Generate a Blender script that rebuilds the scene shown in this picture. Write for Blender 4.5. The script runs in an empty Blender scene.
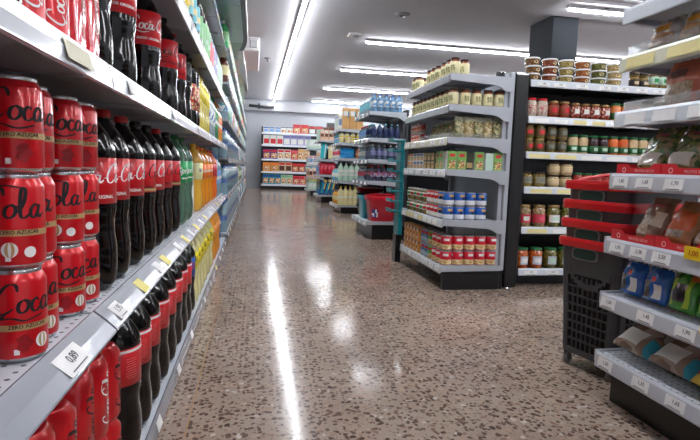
import bpy, bmesh, math, random
from mathutils import Vector, Matrix, Euler
PI = math.pi
random.seed(7)
S = bpy.context.scene
COL = S.collection

# ---------------------------------------------------------------- camera
YAW, PITCH, ROLL, FPX = .187, .102, .0325, 512.0
def camera_axes():
    cy, sy, cp, sp = math.cos(YAW), math.sin(YAW), math.cos(PITCH), math.sin(PITCH)
    f = Vector((sy*cp, cy*cp, -sp)); r = Vector((cy, -sy, 0)); u = r.cross(f)
    cr, sr = math.cos(ROLL), math.sin(ROLL)
    return r*cr+u*sr, -r*sr+u*cr, f
cd = bpy.data.cameras.new('camera'); cam = bpy.data.objects.new('camera', cd); COL.objects.link(cam)
r_, u_, f_ = camera_axes()
cam.matrix_world = Matrix(((r_.x, u_.x, -f_.x, 0), (r_.y, u_.y, -f_.y, 0), (r_.z, u_.z, -f_.z, .80), (0, 0, 0, 1)))
cd.sensor_width = 36; cd.lens = FPX/700*36; cd.clip_start = .02; cd.clip_end = 100
S.camera = cam

# ---------------------------------------------------------------- world, exposure
w = bpy.data.worlds.new('world'); S.world = w; w.use_nodes = True
w.node_tree.nodes['Background'].inputs[0].default_value = (.8, .82, .85, 1)
w.node_tree.nodes['Background'].inputs[1].default_value = .3
S.view_settings.view_transform = 'Standard'; S.view_settings.look = 'None'
S.view_settings.gamma = 1; S.view_settings.use_curve_mapping = False
S.view_settings.exposure = 1.35
TUBE_POWER = 30.0        # emission of the fluorescent tubes
# (ceiling strip lamps: start x, y, length, axis)
STRIPS = [(.63, -3.6, 21.4, 'y')] + [(1.85, y, 6.6, 'x') for y in (-1.75, .9, 3.55, 8.86, 11.5, 14.35, 17.2)]+[(3.93, 6.2, 3.6, 'x')]
CEIL = 3.0

# ---------------------------------------------------------------- materials
def lin(c):
    return tuple(((v/255)/12.92 if v/255 <= .04045 else ((v/255+.055)/1.055)**2.4) for v in c)+(1,)
_m = {}
def P(name, col, rough=.5, metal=0, coat=0, trans=0, noise=.06, nscale=30, bump=0, ior=1.45, emit=0, alpha=1):
    """a plain procedural material: the colour breaks up a little with noise"""
    if name in _m: return _m[name]
    m = bpy.data.materials.new(name); m.use_nodes = True; _m[name] = m
    nt = m.node_tree; b = nt.nodes['Principled BSDF']; c = lin(col)
    tc = nt.nodes.new('ShaderNodeTexCoord'); n = nt.nodes.new('ShaderNodeTexNoise'); n.inputs['Scale'].default_value = nscale
    nt.links.new(tc.outputs['Object'], n.inputs['Vector'])
    mx = nt.nodes.new('ShaderNodeMix'); mx.data_type = 'RGBA'
    mx.inputs[6].default_value = tuple(max(0, v*(1-noise)) for v in c[:3])+(1,)
    mx.inputs[7].default_value = tuple(min(1, v*(1+noise)) for v in c[:3])+(1,)
    nt.links.new(n.outputs['Fac'], mx.inputs[0]); nt.links.new(mx.outputs[2], b.inputs['Base Color'])
    b.inputs['Roughness'].default_value = rough; b.inputs['Metallic'].default_value = metal
    b.inputs['Coat Weight'].default_value = coat; b.inputs['Coat Roughness'].default_value = .08
    b.inputs['Transmission Weight'].default_value = trans; b.inputs['IOR'].default_value = ior
    b.inputs['Alpha'].default_value = alpha
    if emit:
        b.inputs['Emission Color'].default_value = c; b.inputs['Emission Strength'].default_value = emit
    if bump:
        bp = nt.nodes.new('ShaderNodeBump'); bp.inputs['Strength'].default_value = bump; bp.inputs['Distance'].default_value = .004
        nt.links.new(n.outputs['Fac'], bp.inputs['Height']); nt.links.new(bp.outputs['Normal'], b.inputs['Normal'])
    return m
def art(name, cols, scale=60, rough=.45, coat=.2, bump=0, randomness=1, stretch=(1, 1, 1), trans=0):
    """printed or lumpy pattern: voronoi cells each taking one of a few colours"""
    if name in _m: return _m[name]
    m = bpy.data.materials.new(name); m.use_nodes = True; _m[name] = m
    nt = m.node_tree; b = nt.nodes['Principled BSDF']
    tc = nt.nodes.new('ShaderNodeTexCoord'); mp = nt.nodes.new('ShaderNodeMapping'); mp.inputs['Scale'].default_value = stretch
    v = nt.nodes.new('ShaderNodeTexVoronoi'); v.inputs['Scale'].default_value = scale; v.inputs['Randomness'].default_value = randomness
    nt.links.new(tc.outputs['Object'], mp.inputs[0]); nt.links.new(mp.outputs[0], v.inputs['Vector'])
    sp = nt.nodes.new('ShaderNodeSeparateColor'); nt.links.new(v.outputs['Color'], sp.inputs[0])
    rp = nt.nodes.new('ShaderNodeValToRGB'); rp.color_ramp.interpolation = 'CONSTANT'
    el = rp.color_ramp.elements
    while len(el) > 1: el.remove(el[-1])
    el[0].position = 0; el[0].color = lin(cols[0])
    for i, c in enumerate(cols[1:], 1):
        e = el.new(i/len(cols)); e.color = lin(c)
    nt.links.new(sp.outputs[0], rp.inputs[0])
    mx = nt.nodes.new('ShaderNodeMix'); mx.data_type = 'RGBA'; mx.blend_type = 'MULTIPLY'; mx.inputs[0].default_value = .5 if bump else .15
    mr = nt.nodes.new('ShaderNodeMapRange'); mr.inputs[1].default_value = .0; mr.inputs[2].default_value = .8; mr.inputs[3].default_value = 1; mr.inputs[4].default_value = .35
    nt.links.new(v.outputs['Distance'], mr.inputs[0]); nt.links.new(rp.outputs[0], mx.inputs[6]); nt.links.new(mr.outputs[0], mx.inputs[7])
    nt.links.new(mx.outputs[2], b.inputs['Base Color'])
    b.inputs['Roughness'].default_value = rough; b.inputs['Coat Weight'].default_value = coat; b.inputs['Coat Roughness'].default_value = .1
    b.inputs['Transmission Weight'].default_value = trans
    if bump:
        bp = nt.nodes.new('ShaderNodeBump'); bp.inputs['Strength'].default_value = bump; bp.inputs['Distance'].default_value = .004; bp.invert = True
        nt.links.new(v.outputs['Distance'], bp.inputs['Height']); nt.links.new(bp.outputs['Normal'], b.inputs['Normal'])
    return m
def terrazzo():
    m = bpy.data.materials.new('polished_terrazzo'); m.use_nodes = True; nt = m.node_tree; b = nt.nodes['Principled BSDF']
    L = nt.links.new; N = nt.nodes.new
    tc = N('ShaderNodeTexCoord')
    n = N('ShaderNodeTexNoise'); n.inputs['Scale'].default_value = 3; n.inputs['Detail'].default_value = 3; L(tc.outputs['Object'], n.inputs['Vector'])
    r0 = N('ShaderNodeValToRGB'); r0.color_ramp.elements[0].position = .35; r0.color_ramp.elements[0].color = lin((150, 133, 119))
    r0.color_ramp.elements[1].position = .65; r0.color_ramp.elements[1].color = lin((165, 148, 134)); L(n.outputs['Fac'], r0.inputs[0])
    cur = r0.outputs[0]
    wn = N('ShaderNodeTexNoise'); wn.inputs['Scale'].default_value = 40; L(tc.outputs['Object'], wn.inputs['Vector'])
    wv = N('ShaderNodeVectorMath'); wv.operation = 'MULTIPLY_ADD'; L(wn.outputs['Color'], wv.inputs[0]); wv.inputs[1].default_value = (.02, .02, 0); L(tc.outputs['Object'], wv.inputs[2])
    def chips(scale, lo, hi, rad, ramp, off):
        nonlocal cur
        ad = N('ShaderNodeVectorMath'); ad.operation = 'ADD'; ad.inputs[1].default_value = (off, off*.7, .3); L(wv.outputs[0], ad.inputs[0])
        v = N('ShaderNodeTexVoronoi'); v.inputs['Scale'].default_value = scale; L(ad.outputs[0], v.inputs['Vector'])
        v.voronoi_dimensions = '2D'
        s = N('ShaderNodeSeparateColor'); L(v.outputs['Color'], s.inputs[0])
        a = N('ShaderNodeMath'); a.operation = 'LESS_THAN'; a.inputs[1].default_value = hi; L(s.outputs[0], a.inputs[0])
        # every chip has its own radius
        rr = N('ShaderNodeMath'); rr.operation = 'MULTIPLY_ADD'; rr.inputs[1].default_value = rad*.7; rr.inputs[2].default_value = rad*.6; L(s.outputs[1], rr.inputs[0])
        d = N('ShaderNodeMath'); d.operation = 'LESS_THAN'; L(v.outputs['Distance'], d.inputs[0]); L(rr.outputs[0], d.inputs[1])
        mu = N('ShaderNodeMath'); mu.operation = 'MULTIPLY'; L(a.outputs[0], mu.inputs[0]); L(d.outputs[0], mu.inputs[1])
        rp = N('ShaderNodeValToRGB'); rp.color_ramp.elements[0].color = lin(ramp[0]); rp.color_ramp.elements[1].color = lin(ramp[1]); L(s.outputs[2], rp.inputs[0])
        mx = N('ShaderNodeMix'); mx.data_type = 'RGBA'; L(mu.outputs[0], mx.inputs[0]); L(cur, mx.inputs[6]); L(rp.outputs[0], mx.inputs[7]); cur = mx.outputs[2]
    chips(95, 0, .45, .38, ((118, 96, 86), (172, 150, 134)), 3.3)
    chips(48, 0, .30, .40, ((132, 106, 92), (178, 152, 134)), 9.1)
    chips(40, 0, .07, .34, ((176, 162, 150), (196, 184, 172)), 5.7)
    chips(58, 0, .26, .36, ((84, 66, 59), (112, 90, 80)), 4.4)
    chips(43, 0, .38, .33, ((76, 60, 53), (108, 88, 78)), 1.9)
    # joint between two floor fields, parallel to the aisle
    sx = N('ShaderNodeSeparateXYZ'); L(tc.outputs['Object'], sx.inputs[0])
    ab = N('ShaderNodeMath'); ab.operation = 'ADD'; ab.inputs[1].default_value = .19; L(sx.outputs[0], ab.inputs[0])
    ab2 = N('ShaderNodeMath'); ab2.operation = 'ABSOLUTE'; L(ab.outputs[0], ab2.inputs[0])
    lt = N('ShaderNodeMath'); lt.operation = 'LESS_THAN'; lt.inputs[1].default_value = .0016; L(ab2.outputs[0], lt.inputs[0])
    mx = N('ShaderNodeMix'); mx.data_type = 'RGBA'; mx.inputs[7].default_value = lin((176, 140, 100)); L(lt.outputs[0], mx.inputs[0]); L(cur, mx.inputs[6])
    L(mx.outputs[2], b.inputs['Base Color'])
    n2 = N('ShaderNodeTexNoise'); n2.inputs['Scale'].default_value = 5; n2.inputs['Detail'].default_value = 4; L(tc.outputs['Object'], n2.inputs['Vector'])
    mr = N('ShaderNodeMapRange'); mr.inputs[1].default_value = .3; mr.inputs[2].default_value = .7; mr.inputs[3].default_value = .09; mr.inputs[4].default_value = .17
    L(n2.outputs['Fac'], mr.inputs[0]); L(mr.outputs[0], b.inputs['Roughness'])
    b.inputs['IOR'].default_value = 1.5; b.inputs['Specular IOR Level'].default_value = .22
    return m
def perforated():
    """pale lacquered steel with rows of small punched holes"""
    m = bpy.data.materials.new('perforated_steel'); m.use_nodes = True; nt = m.node_tree; b = nt.nodes['Principled BSDF']; L = nt.links.new; N = nt.nodes.new
    tc = N('ShaderNodeTexCoord'); sc = N('ShaderNodeVectorMath'); sc.operation = 'MULTIPLY'; sc.inputs[1].default_value = (40, 40, 0); L(tc.outputs['Object'], sc.inputs[0])
    fr = N('ShaderNodeVectorMath'); fr.operation = 'FRACTION'; L(sc.outputs[0], fr.inputs[0])
    su = N('ShaderNodeVectorMath'); su.operation = 'SUBTRACT'; su.inputs[1].default_value = (.5, .5, 0); L(fr.outputs[0], su.inputs[0])
    le = N('ShaderNodeVectorMath'); le.operation = 'LENGTH'; L(su.outputs[0], le.inputs[0])
    lt = N('ShaderNodeMath'); lt.operation = 'LESS_THAN'; lt.inputs[1].default_value = .15; L(le.outputs[1], lt.inputs[0])
    mx = N('ShaderNodeMix'); mx.data_type = 'RGBA'; mx.inputs[6].default_value = lin((196, 200, 206)); mx.inputs[7].default_value = lin((50, 50, 54)); L(lt.outputs[0], mx.inputs[0])
    L(mx.outputs[2], b.inputs['Base Color']); b.inputs['Roughness'].default_value = .4
    return m

STEEL = P('lacquered_steel', (176, 181, 188), .32, .15, noise=.03)
PERF = perforated()
RAIL = P('price_rail_plastic', (150, 153, 162), .25, .2, .4, noise=.02)
RAILW = P('white_rail_plastic', (214, 220, 226), .25, 0, .4, noise=.03)
RAILC = P('cream_rail_plastic', (222, 222, 198), .25, 0, .4, noise=.05, nscale=8)
BLACK = P('black_lacquer', (15, 16, 18), .3, 0, .2, noise=.1)
DARK = P('dark_grey_steel', (62, 64, 68), .45, .2)
WHITE = P('white_paper', (232, 232, 230), .6, noise=.02)
YEL = P('yellow_paper', (232, 220, 130), .6, noise=.02)
INK = P('black_ink', (25, 25, 28), .6); TAGINK = P('grey_ink', (84, 84, 92), .6)
CLEAR = P('clear_plastic', (235, 240, 242), .12, 0, .3, trans=.85, noise=0, alpha=.45)
CHROME = P('chrome', (200, 200, 205), .15, 1)
ALU = P('can_aluminium', (205, 205, 208), .25, .9)
TERR = terrazzo()
WALL = P('painted_wall', (182, 185, 191), .85, noise=.03, nscale=4)
CEILM = P('painted_ceiling', (196, 195, 200), .9, noise=.02, nscale=2)
TUBE = P('fluorescent_tube', (247, 250, 255), .5, emit=TUBE_POWER, noise=0)
REDW = P('cola_red', (206, 14, 28), .28, .25, .6, noise=.04)
REDL = P('cola_label_red', (200, 16, 30), .35, 0, .4, noise=.03)
GOLD = P('dull_gold', (190, 160, 110), .4, .3)
COLA = P('dark_cola_bottle', (8, 5, 5), .09, 0, .15, noise=.3)
TEAL = P('teal_plastic', (16, 140, 150), .35, 0, .3)

# ---------------------------------------------------------------- mesh building
class M:
    def __init__(s): s.v = []; s.f = []; s.m = []; s.s = []; s.mats = []
    def mi(s, mat):
        if mat not in s.mats: s.mats.append(mat)
        return s.mats.index(mat)
    def add(s, vs, fs, mat, smooth=False):
        o = len(s.v); s.v += [tuple(v) for v in vs]; k = s.mi(mat)
        for f in fs: s.f.append([i+o for i in f]); s.m.append(k); s.s.append(smooth)
        return s
    def box(s, x0, x1, y0, y1, z0, z1, mat, b=0, front=None, top=None):
        """box, edges chamfered by b; front = material of the -y side, top = of the +z side"""
        if b <= 0:
            vs = [(x, y, z) for z in (z0, z1) for y in (y0, y1) for x in (x0, x1)]
            fs = [(0, 2, 3, 1), (4, 5, 7, 6), (0, 1, 5, 4), (2, 6, 7, 3), (0, 4, 6, 2), (1, 3, 7, 5)]
            ms = [mat, top or mat, front or mat, mat, mat, mat]
            for f, mm in zip(fs, ms): s.add(vs, [f], mm) if mm is not mat else None
            s.add(vs, [f for f, mm in zip(fs, ms) if mm is mat], mat)
            return s
        lo = (x0, y0, z0); hi = (x1, y1, z1); idx = {}; vs = []
        for sx in (0, 1):
            for sy in (0, 1):
                for sz in (0, 1):
                    sg = (sx, sy, sz)
                    for a in range(3):
                        p = []
                        for k in range(3):
                            e = hi[k] if sg[k] else lo[k]
                            if k != a: e += -b if sg[k] else b
                            p.append(e)
                        idx[sg, a] = len(vs); vs.append(p)
        cx = Vector(((x0+x1)/2, (y0+y1)/2, (z0+z1)/2)); fs = []; spec = []
        def put(q, mm=None):
            n = (Vector(vs[q[1]])-Vector(vs[q[0]])).cross(Vector(vs[q[2]])-Vector(vs[q[0]]))
            if n.dot(sum((Vector(vs[i]) for i in q), Vector())/len(q)-cx) < 0: q = q[::-1]
            if mm is not None and mm is not mat: spec.append((q, mm))
            else: fs.append(q)
        for a in range(3):
            o1, o2 = [k for k in range(3) if k != a]
            for sd in (0, 1):
                q = []
                for p1, p2 in ((0, 0), (1, 0), (1, 1), (0, 1)):
                    sg = [0]*3; sg[a] = sd; sg[o1] = p1; sg[o2] = p2; q.append(idx[tuple(sg), a])
                put(q, front if (a == 1 and sd == 0) else (top if (a == 2 and sd == 1) else None))
            for p1 in (0, 1):
                for p2 in (0, 1):
                    q = []
                    for sd, who in ((0, o1), (1, o1), (1, o2), (0, o2)):
                        sg = [0]*3; sg[a] = sd; sg[o1] = p1; sg[o2] = p2; q.append(idx[tuple(sg), who])
                    put(q)
        for sx in (0, 1):
            for sy in (0, 1):
                for sz in (0, 1): put([idx[(sx, sy, sz), a] for a in range(3)])
        s.add(vs, fs, mat)
        for q, mm in spec: s.add(vs, [q], mm)
        return s
    def lathe(s, prof, mat, n=20, c=(0, 0, 0), smooth=True, a0=0, a1=2*PI, lobes=None):
        """prof = [(r, z[, material])]; lobes(r, z, angle) may reshape the radius"""
        full = abs(a1-a0-2*PI) < 1e-6; k = n if full else n+1; vs = []
        for p in prof:
            for i in range(k):
                t = a0+(a1-a0)*i/n; r = p[0] if not lobes else lobes(p[0], p[1], t)
                vs.append((c[0]+r*math.cos(t), c[1]+r*math.sin(t), c[2]+p[1]))
        by = {}
        for j in range(len(prof)-1):
            mm = prof[j][2] if len(prof[j]) > 2 else mat
            for i in range(n):
                i2 = (i+1) % k
                by.setdefault(mm, []).append((j*k+i, j*k+i2, (j+1)*k+i2, (j+1)*k+i))
        for mm, fs in by.items(): s.add(vs, fs, mm, smooth)
        if full:
            if prof[0][0] > 1e-6: s.add(vs[:k], [tuple(range(k))[::-1]], prof[0][2] if len(prof[0]) > 2 else mat)
            if prof[-1][0] > 1e-6: s.add(vs[-k:], [tuple(range(k))], mat if len(prof[-1]) < 3 else prof[-1][2])
        return s
    def prism(s, poly, axis, a, b, mat):
        """poly in the two other axes (in x,y,z order), pulled from a to b along axis"""
        def pt(p, t): q = list(p); q.insert(axis, t); return q
        n = len(poly); vs = [pt(p, a) for p in poly]+[pt(p, b) for p in poly]
        fs = [(i, (i+1) % n, (i+1) % n+n, i+n) for i in range(n)]+[tuple(range(n))[::-1], tuple(range(n, 2*n))]
        bm = bmesh.new(); bv = [bm.verts.new(v) for v in vs]
        for f in fs: bm.faces.new([bv[i] for i in f])
        bmesh.ops.recalc_face_normals(bm, faces=bm.faces); bm.verts.index_update()
        s.add([v.co[:] for v in bm.verts], [[v.index for v in f.verts] for f in bm.faces], mat); bm.free()
        return s
    def tube(s, pts, r, mat, n=8):
        pts = [Vector(p) for p in pts]; vs = []; fs = []
        for i, p in enumerate(pts):
            d = (pts[min(i+1, len(pts)-1)]-pts[max(i-1, 0)]).normalized()
            u = d.cross(Vector((0, 0, 1)))
            if u.length < .1: u = d.cross(Vector((1, 0, 0)))
            u.normalize(); v = d.cross(u)
            for k in range(n):
                t = 2*PI*k/n; vs.append(p+u*r*math.cos(t)+v*r*math.sin(t))
        for i in range(len(pts)-1):
            for k in range(n): fs.append((i*n+k, i*n+(k+1) % n, (i+1)*n+(k+1) % n, (i+1)*n+k))
        fs.append(tuple(range(n))[::-1]); fs.append(tuple(range((len(pts)-1)*n, len(pts)*n)))
        return s.add(vs, fs, mat, True)
    def flat(s, vs2, fs, fn, mat):
        """2-D shape mapped by fn(u, v) onto a surface"""
        return s.add([fn(u, v) for u, v in vs2], fs, mat)
    def mesh(s, name):
        me = bpy.data.meshes.new(name); me.from_pydata(s.v, [], s.f)
        for m in s.mats: me.materials.append(m)
        me.polygons.foreach_set('material_index', s.m); me.polygons.foreach_set('use_smooth', s.s); me.update()
        return me
    def build(s, name, parent=None, loc=(0, 0, 0), rot=0):
        o = bpy.data.objects.new(name, s.mesh(name)); COL.objects.link(o); o.location = loc; o.rotation_euler.z = rot
        if parent: o.parent = parent
        return o

# lettering ---------------------------------------------------------------
_t = {}
def text2d(txt, size=1, shear=0, cuts=1):
    """built-in font turned into a flat mesh centred on the origin"""
    k = (txt, size, shear, cuts)
    if k in _t: return _t[k]
    cu = bpy.data.curves.new('lettering', 'FONT'); cu.body = txt; cu.size = size; cu.shear = shear
    cu.align_x = 'CENTER'; cu.align_y = 'CENTER'; cu.resolution_u = 2; cu.offset = size*.018
    o = bpy.data.objects.new('lettering', cu); COL.objects.link(o)
    dg = bpy.context.evaluated_depsgraph_get(); me = bpy.data.meshes.new_from_object(o.evaluated_get(dg))
    bm = bmesh.new(); bm.from_mesh(me); bmesh.ops.triangulate(bm, faces=bm.faces)
    if cuts: bmesh.ops.subdivide_edges(bm, edges=[e for e in bm.edges if e.calc_length() > size*.25], cuts=cuts)
    bm.verts.index_update()
    vs = [(v.co.x, v.co.y) for v in bm.verts]; fs = [[v.index for v in f.verts] for f in bm.faces]; bm.free()
    bpy.data.objects.remove(o); bpy.data.curves.remove(cu); bpy.data.meshes.remove(me)
    _t[k] = (vs, fs); return _t[k]
def spline(p, sub=5):
    out = []
    for i in range(len(p)-1):
        a, b, c, d = p[max(i-1, 0)], p[i], p[i+1], p[min(i+2, len(p)-1)]
        for k in range(sub):
            t = k/sub
            out.append(tuple(.5*((2*b[j])+(c[j]-a[j])*t+(2*a[j]-5*b[j]+4*c[j]-d[j])*t*t+(3*b[j]-a[j]-3*c[j]+d[j])*t**3) for j in (0, 1)))
    out.append(p[-1]); return out
def script2d(word='both'):
    """flowing brush lettering as ribbons, x height 1"""
    big = [(1.62, 1.62), (1.5, 2.1), (1.05, 2.15), (.5, 1.6), (.15, .85), (.25, .15), (.75, 0), (1.3, .35)]
    o = [(2.05, .98), (1.72, .75), (1.62, .25), (1.88, 0), (2.22, .25), (2.3, .7), (2.05, .98), (2.3, .85), (2.6, .8)]
    c = [(3.05, .78), (2.85, .98), (2.55, .65), (2.55, .15), (2.85, 0), (3.25, .35)]
    a = [(3.85, .8), (3.6, .98), (3.3, .6), (3.3, .12), (3.55, .02), (3.85, .5), (3.98, .95), (3.85, .35), (3.98, .02), (4.35, .35)]
    l = [(2.45, .35), (2.85, 1.2), (2.95, 2.0), (2.72, 2.15), (2.6, 1.3), (2.6, .2), (2.85, 0), (3.2, .3)]
    sw = [(.75, -.02), (.55, -.4), (1.2, -.35), (2.0, -.6), (2.8, -.45), (3.3, -.3)]
    st = [big, o, c, a, sw, [(4.35, .55), (4.8, .62)]]
    st += [[(x+4.75, y) for x, y in q] for q in (big, o, l, a)]
    st += [[(x+8.0, y) for x, y in [(-2.6, 2.0), (-1.6, 2.35), (-.4, 2.15)]]]
    vs = []; fs = []
    for q in st:
        p = spline(q); n = len(p); base = len(vs)
        for i, (x, y) in enumerate(p):
            a_, b_ = p[max(i-1, 0)], p[min(i+1, n-1)]; dx, dy = b_[0]-a_[0], b_[1]-a_[1]; L = math.hypot(dx, dy) or 1
            wd = (.045+.085*abs(dy)/L)*(1 if 2 < i < n-3 else .65)
            vs += [(x-dy/L*wd, y+dx/L*wd), (x+dy/L*wd, y-dx/L*wd)]
            if i: fs.append([base+2*i-2, base+2*i-1, base+2*i+1, base+2*i])
    return [(x-4.6, y-.8) for x, y in vs], fs
SCRIPT = script2d()
def on_cyl(r, z0, ang, k=1, e=.0006):
    """maps (u to the right, v up) onto a cylinder of radius r, centred at height z0, facing the angle ang"""
    return lambda u, v: ((r+e)*math.cos(ang+u*k/r), (r+e)*math.sin(ang+u*k/r), z0+v*k)
def on_y(x0, y, z0, k=1, e=.0006):         # on a face looking to -y
    return lambda u, v: (x0+u*k, y-e, z0+v*k)
def on_xneg(x, y0, z0, k=1, e=.0006):      # on a face looking to -x, read from the aisle
    return lambda u, v: (x-e, y0-u*k, z0+v*k)
def on_xpos(x, y0, z0, k=1, e=.0006):      # on a face looking to +x
    return lambda u, v: (x+e, y0+u*k, z0+v*k)
def disc2d(r, n=14, sx=1, sy=1): return [(r*sx*math.cos(2*PI*i/n), r*sy*math.sin(2*PI*i/n)) for i in range(n)], [tuple(range(n))]
def rect2d(w, h, n=1):
    vs = [(-w/2+w*i/n, s*h/2) for i in range(n+1) for s in (-1, 1)]
    return vs, [(2*i, 2*i+2, 2*i+3, 2*i+1) for i in range(n)]

# things ------------------------------------------------------------------
def empty(name, loc=(0, 0, 0), rz=0):
    o = bpy.data.objects.new(name, None); o.empty_display_size = .05; COL.objects.link(o)
    o.location = loc; o.rotation_euler.z = rz; return o
def tag(o, label=None, cat=None, group=None, kind=None):
    if label: o['label'] = label
    if cat: o['category'] = cat
    if group: o['group'] = group
    if kind: o['kind'] = kind
    return o
def struct(m, name, **k): return tag(m.build(name, **k), kind='structure')
KIDS = {}
def kids(o): return [c for c in o.children]
def copy_tree(o, parent=None):
    c = o.copy(); COL.objects.link(c)
    if parent: c.parent = parent
    for ch in kids(o): copy_tree(ch, c)
    return c
_proto = {}; LOG = []
def put(key, builder, x, y, z, rz, desc, place, cat, order=0, tier=None, dirn='from near end', group=None, tilt=None):
    """first call builds the kind itself, later calls copy it and its parts"""
    if key not in _proto:
        o = builder(); _proto[key] = o
    else: o = copy_tree(_proto[key])
    o.location = (x, y, z); o.rotation_euler = (tilt[0] if tilt else 0, tilt[1] if tilt else 0, rz)
    o['category'] = cat
    o['group'] = group or (desc+' '+place)
    LOG.append([o, desc, place, order, tier, dirn]); return o
ORD = 'first second third fourth fifth sixth seventh eighth ninth tenth eleventh twelfth thirteenth fourteenth fifteenth sixteenth seventeenth eighteenth nineteenth twentieth'.split()
ORD += ['twenty-'+q for q in ORD[:9]]+['thirtieth']+['thirty-'+q for q in ORD[:9]]+['fortieth']+['forty-'+q for q in ORD[:9]]
def write_labels():
    by = {}
    for r in LOG: by.setdefault((r[1], r[2]), []).append(r)
    for (desc, place), rs in by.items():
        cols = sorted(set(round(r[3], 4) for r in rs))
        per = {}
        for r in rs: per.setdefault(round(r[3], 4), []).append(r[4] or 0)
        for o, _, _, od, tier, dirn in rs:
            t = f'{desc} {place}'
            if len(cols) > 1:
                i = cols.index(round(od, 4)); t += f', {ORD[i]} {dirn}' if i < len(cols)-1 or len(cols) > 12 else f', last {dirn}'
            ts = sorted(per[round(od, 4)])
            if len(ts) > 1:
                i = ts.index(tier or 0)
                t += ', '+('bottom' if i == 0 else 'top' if i == len(ts)-1 else 'middle')
            for a, b in ((' the ', ' '), (' at near side', ', near side'), (' from floor', ' up'), (' facing aisle', ', aisle side'), (' of ', ' '), (' on ', ', ')):
                if len(t.replace('-', ' ').split()) > 16: t = t.replace(a, b)
            if len(t.replace('-', ' ').split()) > 16: print('LONG', t)
            o['label'] = t
            if len(rs) == 1 and 'group' in o: del o['group']

# ================================================================ THE ROOM
XL, XR, YN, YF = -.80, 7.6, -4.0, 18.0
m = M(); m.add([(XL-.1, YN-.1, 0), (XR+.1, YN-.1, 0), (XR+.1, YF+.1, 0), (XL-.1, YF+.1, 0), (XL-.1, YN-.1, -.1), (XR+.1, YN-.1, -.1), (XR+.1, YF+.1, -.1), (XL-.1, YF+.1, -.1)],
      [(0, 1, 2, 3), (7, 6, 5, 4), (0, 4, 5, 1), (1, 5, 6, 2), (2, 6, 7, 3), (3, 7, 4, 0)], TERR); struct(m, 'floor')
struct(M().box(XL-.1, XR+.1, YN-.1, YF+.1, CEIL, CEIL+.1, CEILM), 'ceiling')
struct(M().box(XL-.1, XL, YN, YF, 0, CEIL, WALL), 'wall_left')
struct(M().box(XR, XR+.1, YN, YF, 0, CEIL, WALL), 'wall_right')
struct(M().box(XL-.1, XR+.1, YF, YF+.1, 0, CEIL, WALL), 'wall_back')
struct(M().box(XL-.1, XR+.1, YN-.1, YN, 0, CEIL, WALL), 'wall_front')
struct(M().box(XL, XR, YF-.22, YF, 2.62, 2.87, P('soffit_paint', (176, 176, 180), .8)), 'trim_1')          # soffit under the ceiling
struct(M().box(.95, XR, 6.05, 6.66, CEIL-.035, CEIL, CEILM), 'trim_2')                                     # shallow beam
struct(M().box(4.05, 4.44, 6.72, 7.33, 0, CEIL, P('pillar_paint', (38, 42, 47), .9, noise=.04)), 'trim_3') # square pillar
# dark little shutter on the back wall
g = empty('wall_vent', (2.64, YF, 2.17)); tag(g, 'small dark brown vent high on the back wall', 'vent')
M().box(-.17, .17, -.03, 0, 0, .16, P('vent_brown', (92, 82, 76), .6), .005).build('vent_frame', g)
mm = M()
for i in range(4): mm.box(-.14, .14, -.036, -.03, .02+i*.032, .036+i*.032, DARK)
mm.build('vent_slats', g)
m = M(); m.tube([(-.2, YF-.27, 2.76), (.3, YF-.27, 2.73), (.62, YF-.27, 2.74)], .045, DARK); m.box(.1, .16, YF-.3, YF-.22, 2.66, 2.84, DARK)
tag(m.build('air_duct'), 'dark pipe running along the soffit at the far left', 'pipe')
g = empty('air_conditioner', (0, 0, CEIL)); tag(g, 'white box of an air unit hanging from the ceiling, far left', 'air conditioner')
M().box(-.5, .07, 9.3, 11.3, -.24, 0, P('unit_white', (226, 226, 228), .5), .02).build('casing', g)
M().box(-.1, .03, 9.26, 9.3, -.19, -.06, P('unit_vent', (196, 198, 202), .5), .01).build('vent_cover', g)
# sensors on the ceiling
g = empty('smoke_detector', (2.05, 7.3, CEIL)); tag(g, 'round grey disc on the ceiling right of the long lamp', 'smoke detector')
M().lathe([(.11, 0), (.11, -.012), (.085, -.028), (0, -.03)][::-1], P('sensor_grey', (140, 136, 138), .6), 24).build('base', g)
M().lathe([(.04, -.03), (.038, -.04), (0, -.042)][::-1], DARK, 16).build('cap', g)
g = empty('ceiling_sensor', (1.62, 8.6, CEIL)); tag(g, 'small square white sensor on the ceiling', 'sensor')
M().box(-.12, .12, -.12, .12, -.03, 0, P('sensor_white', (214, 210, 210), .6), .008).build('housing', g)
M().lathe([(.06, -.03), (.05, -.045), (0, -.05)][::-1], P('sensor_grey', (150, 148, 150)), 16).build('dome', g)
g = empty('sprinkler', (.25, 11.0, CEIL)); tag(g, 'small grey fitting on the ceiling left of the long lamp', 'sprinkler')
M().lathe([(.08, 0), (.08, -.02), (.03, -.04), (.03, -.07), (.07, -.075), (0, -.08)][::-1], P('sensor_grey', (130, 128, 130)), 14).build('fitting', g)
for x, y in ((-.02, 0), (.02, 0)): M().tube([(x*3, y, -.005), (x*3, y, -.07)], .006, DARK, 6).build('arm', g)

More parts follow.
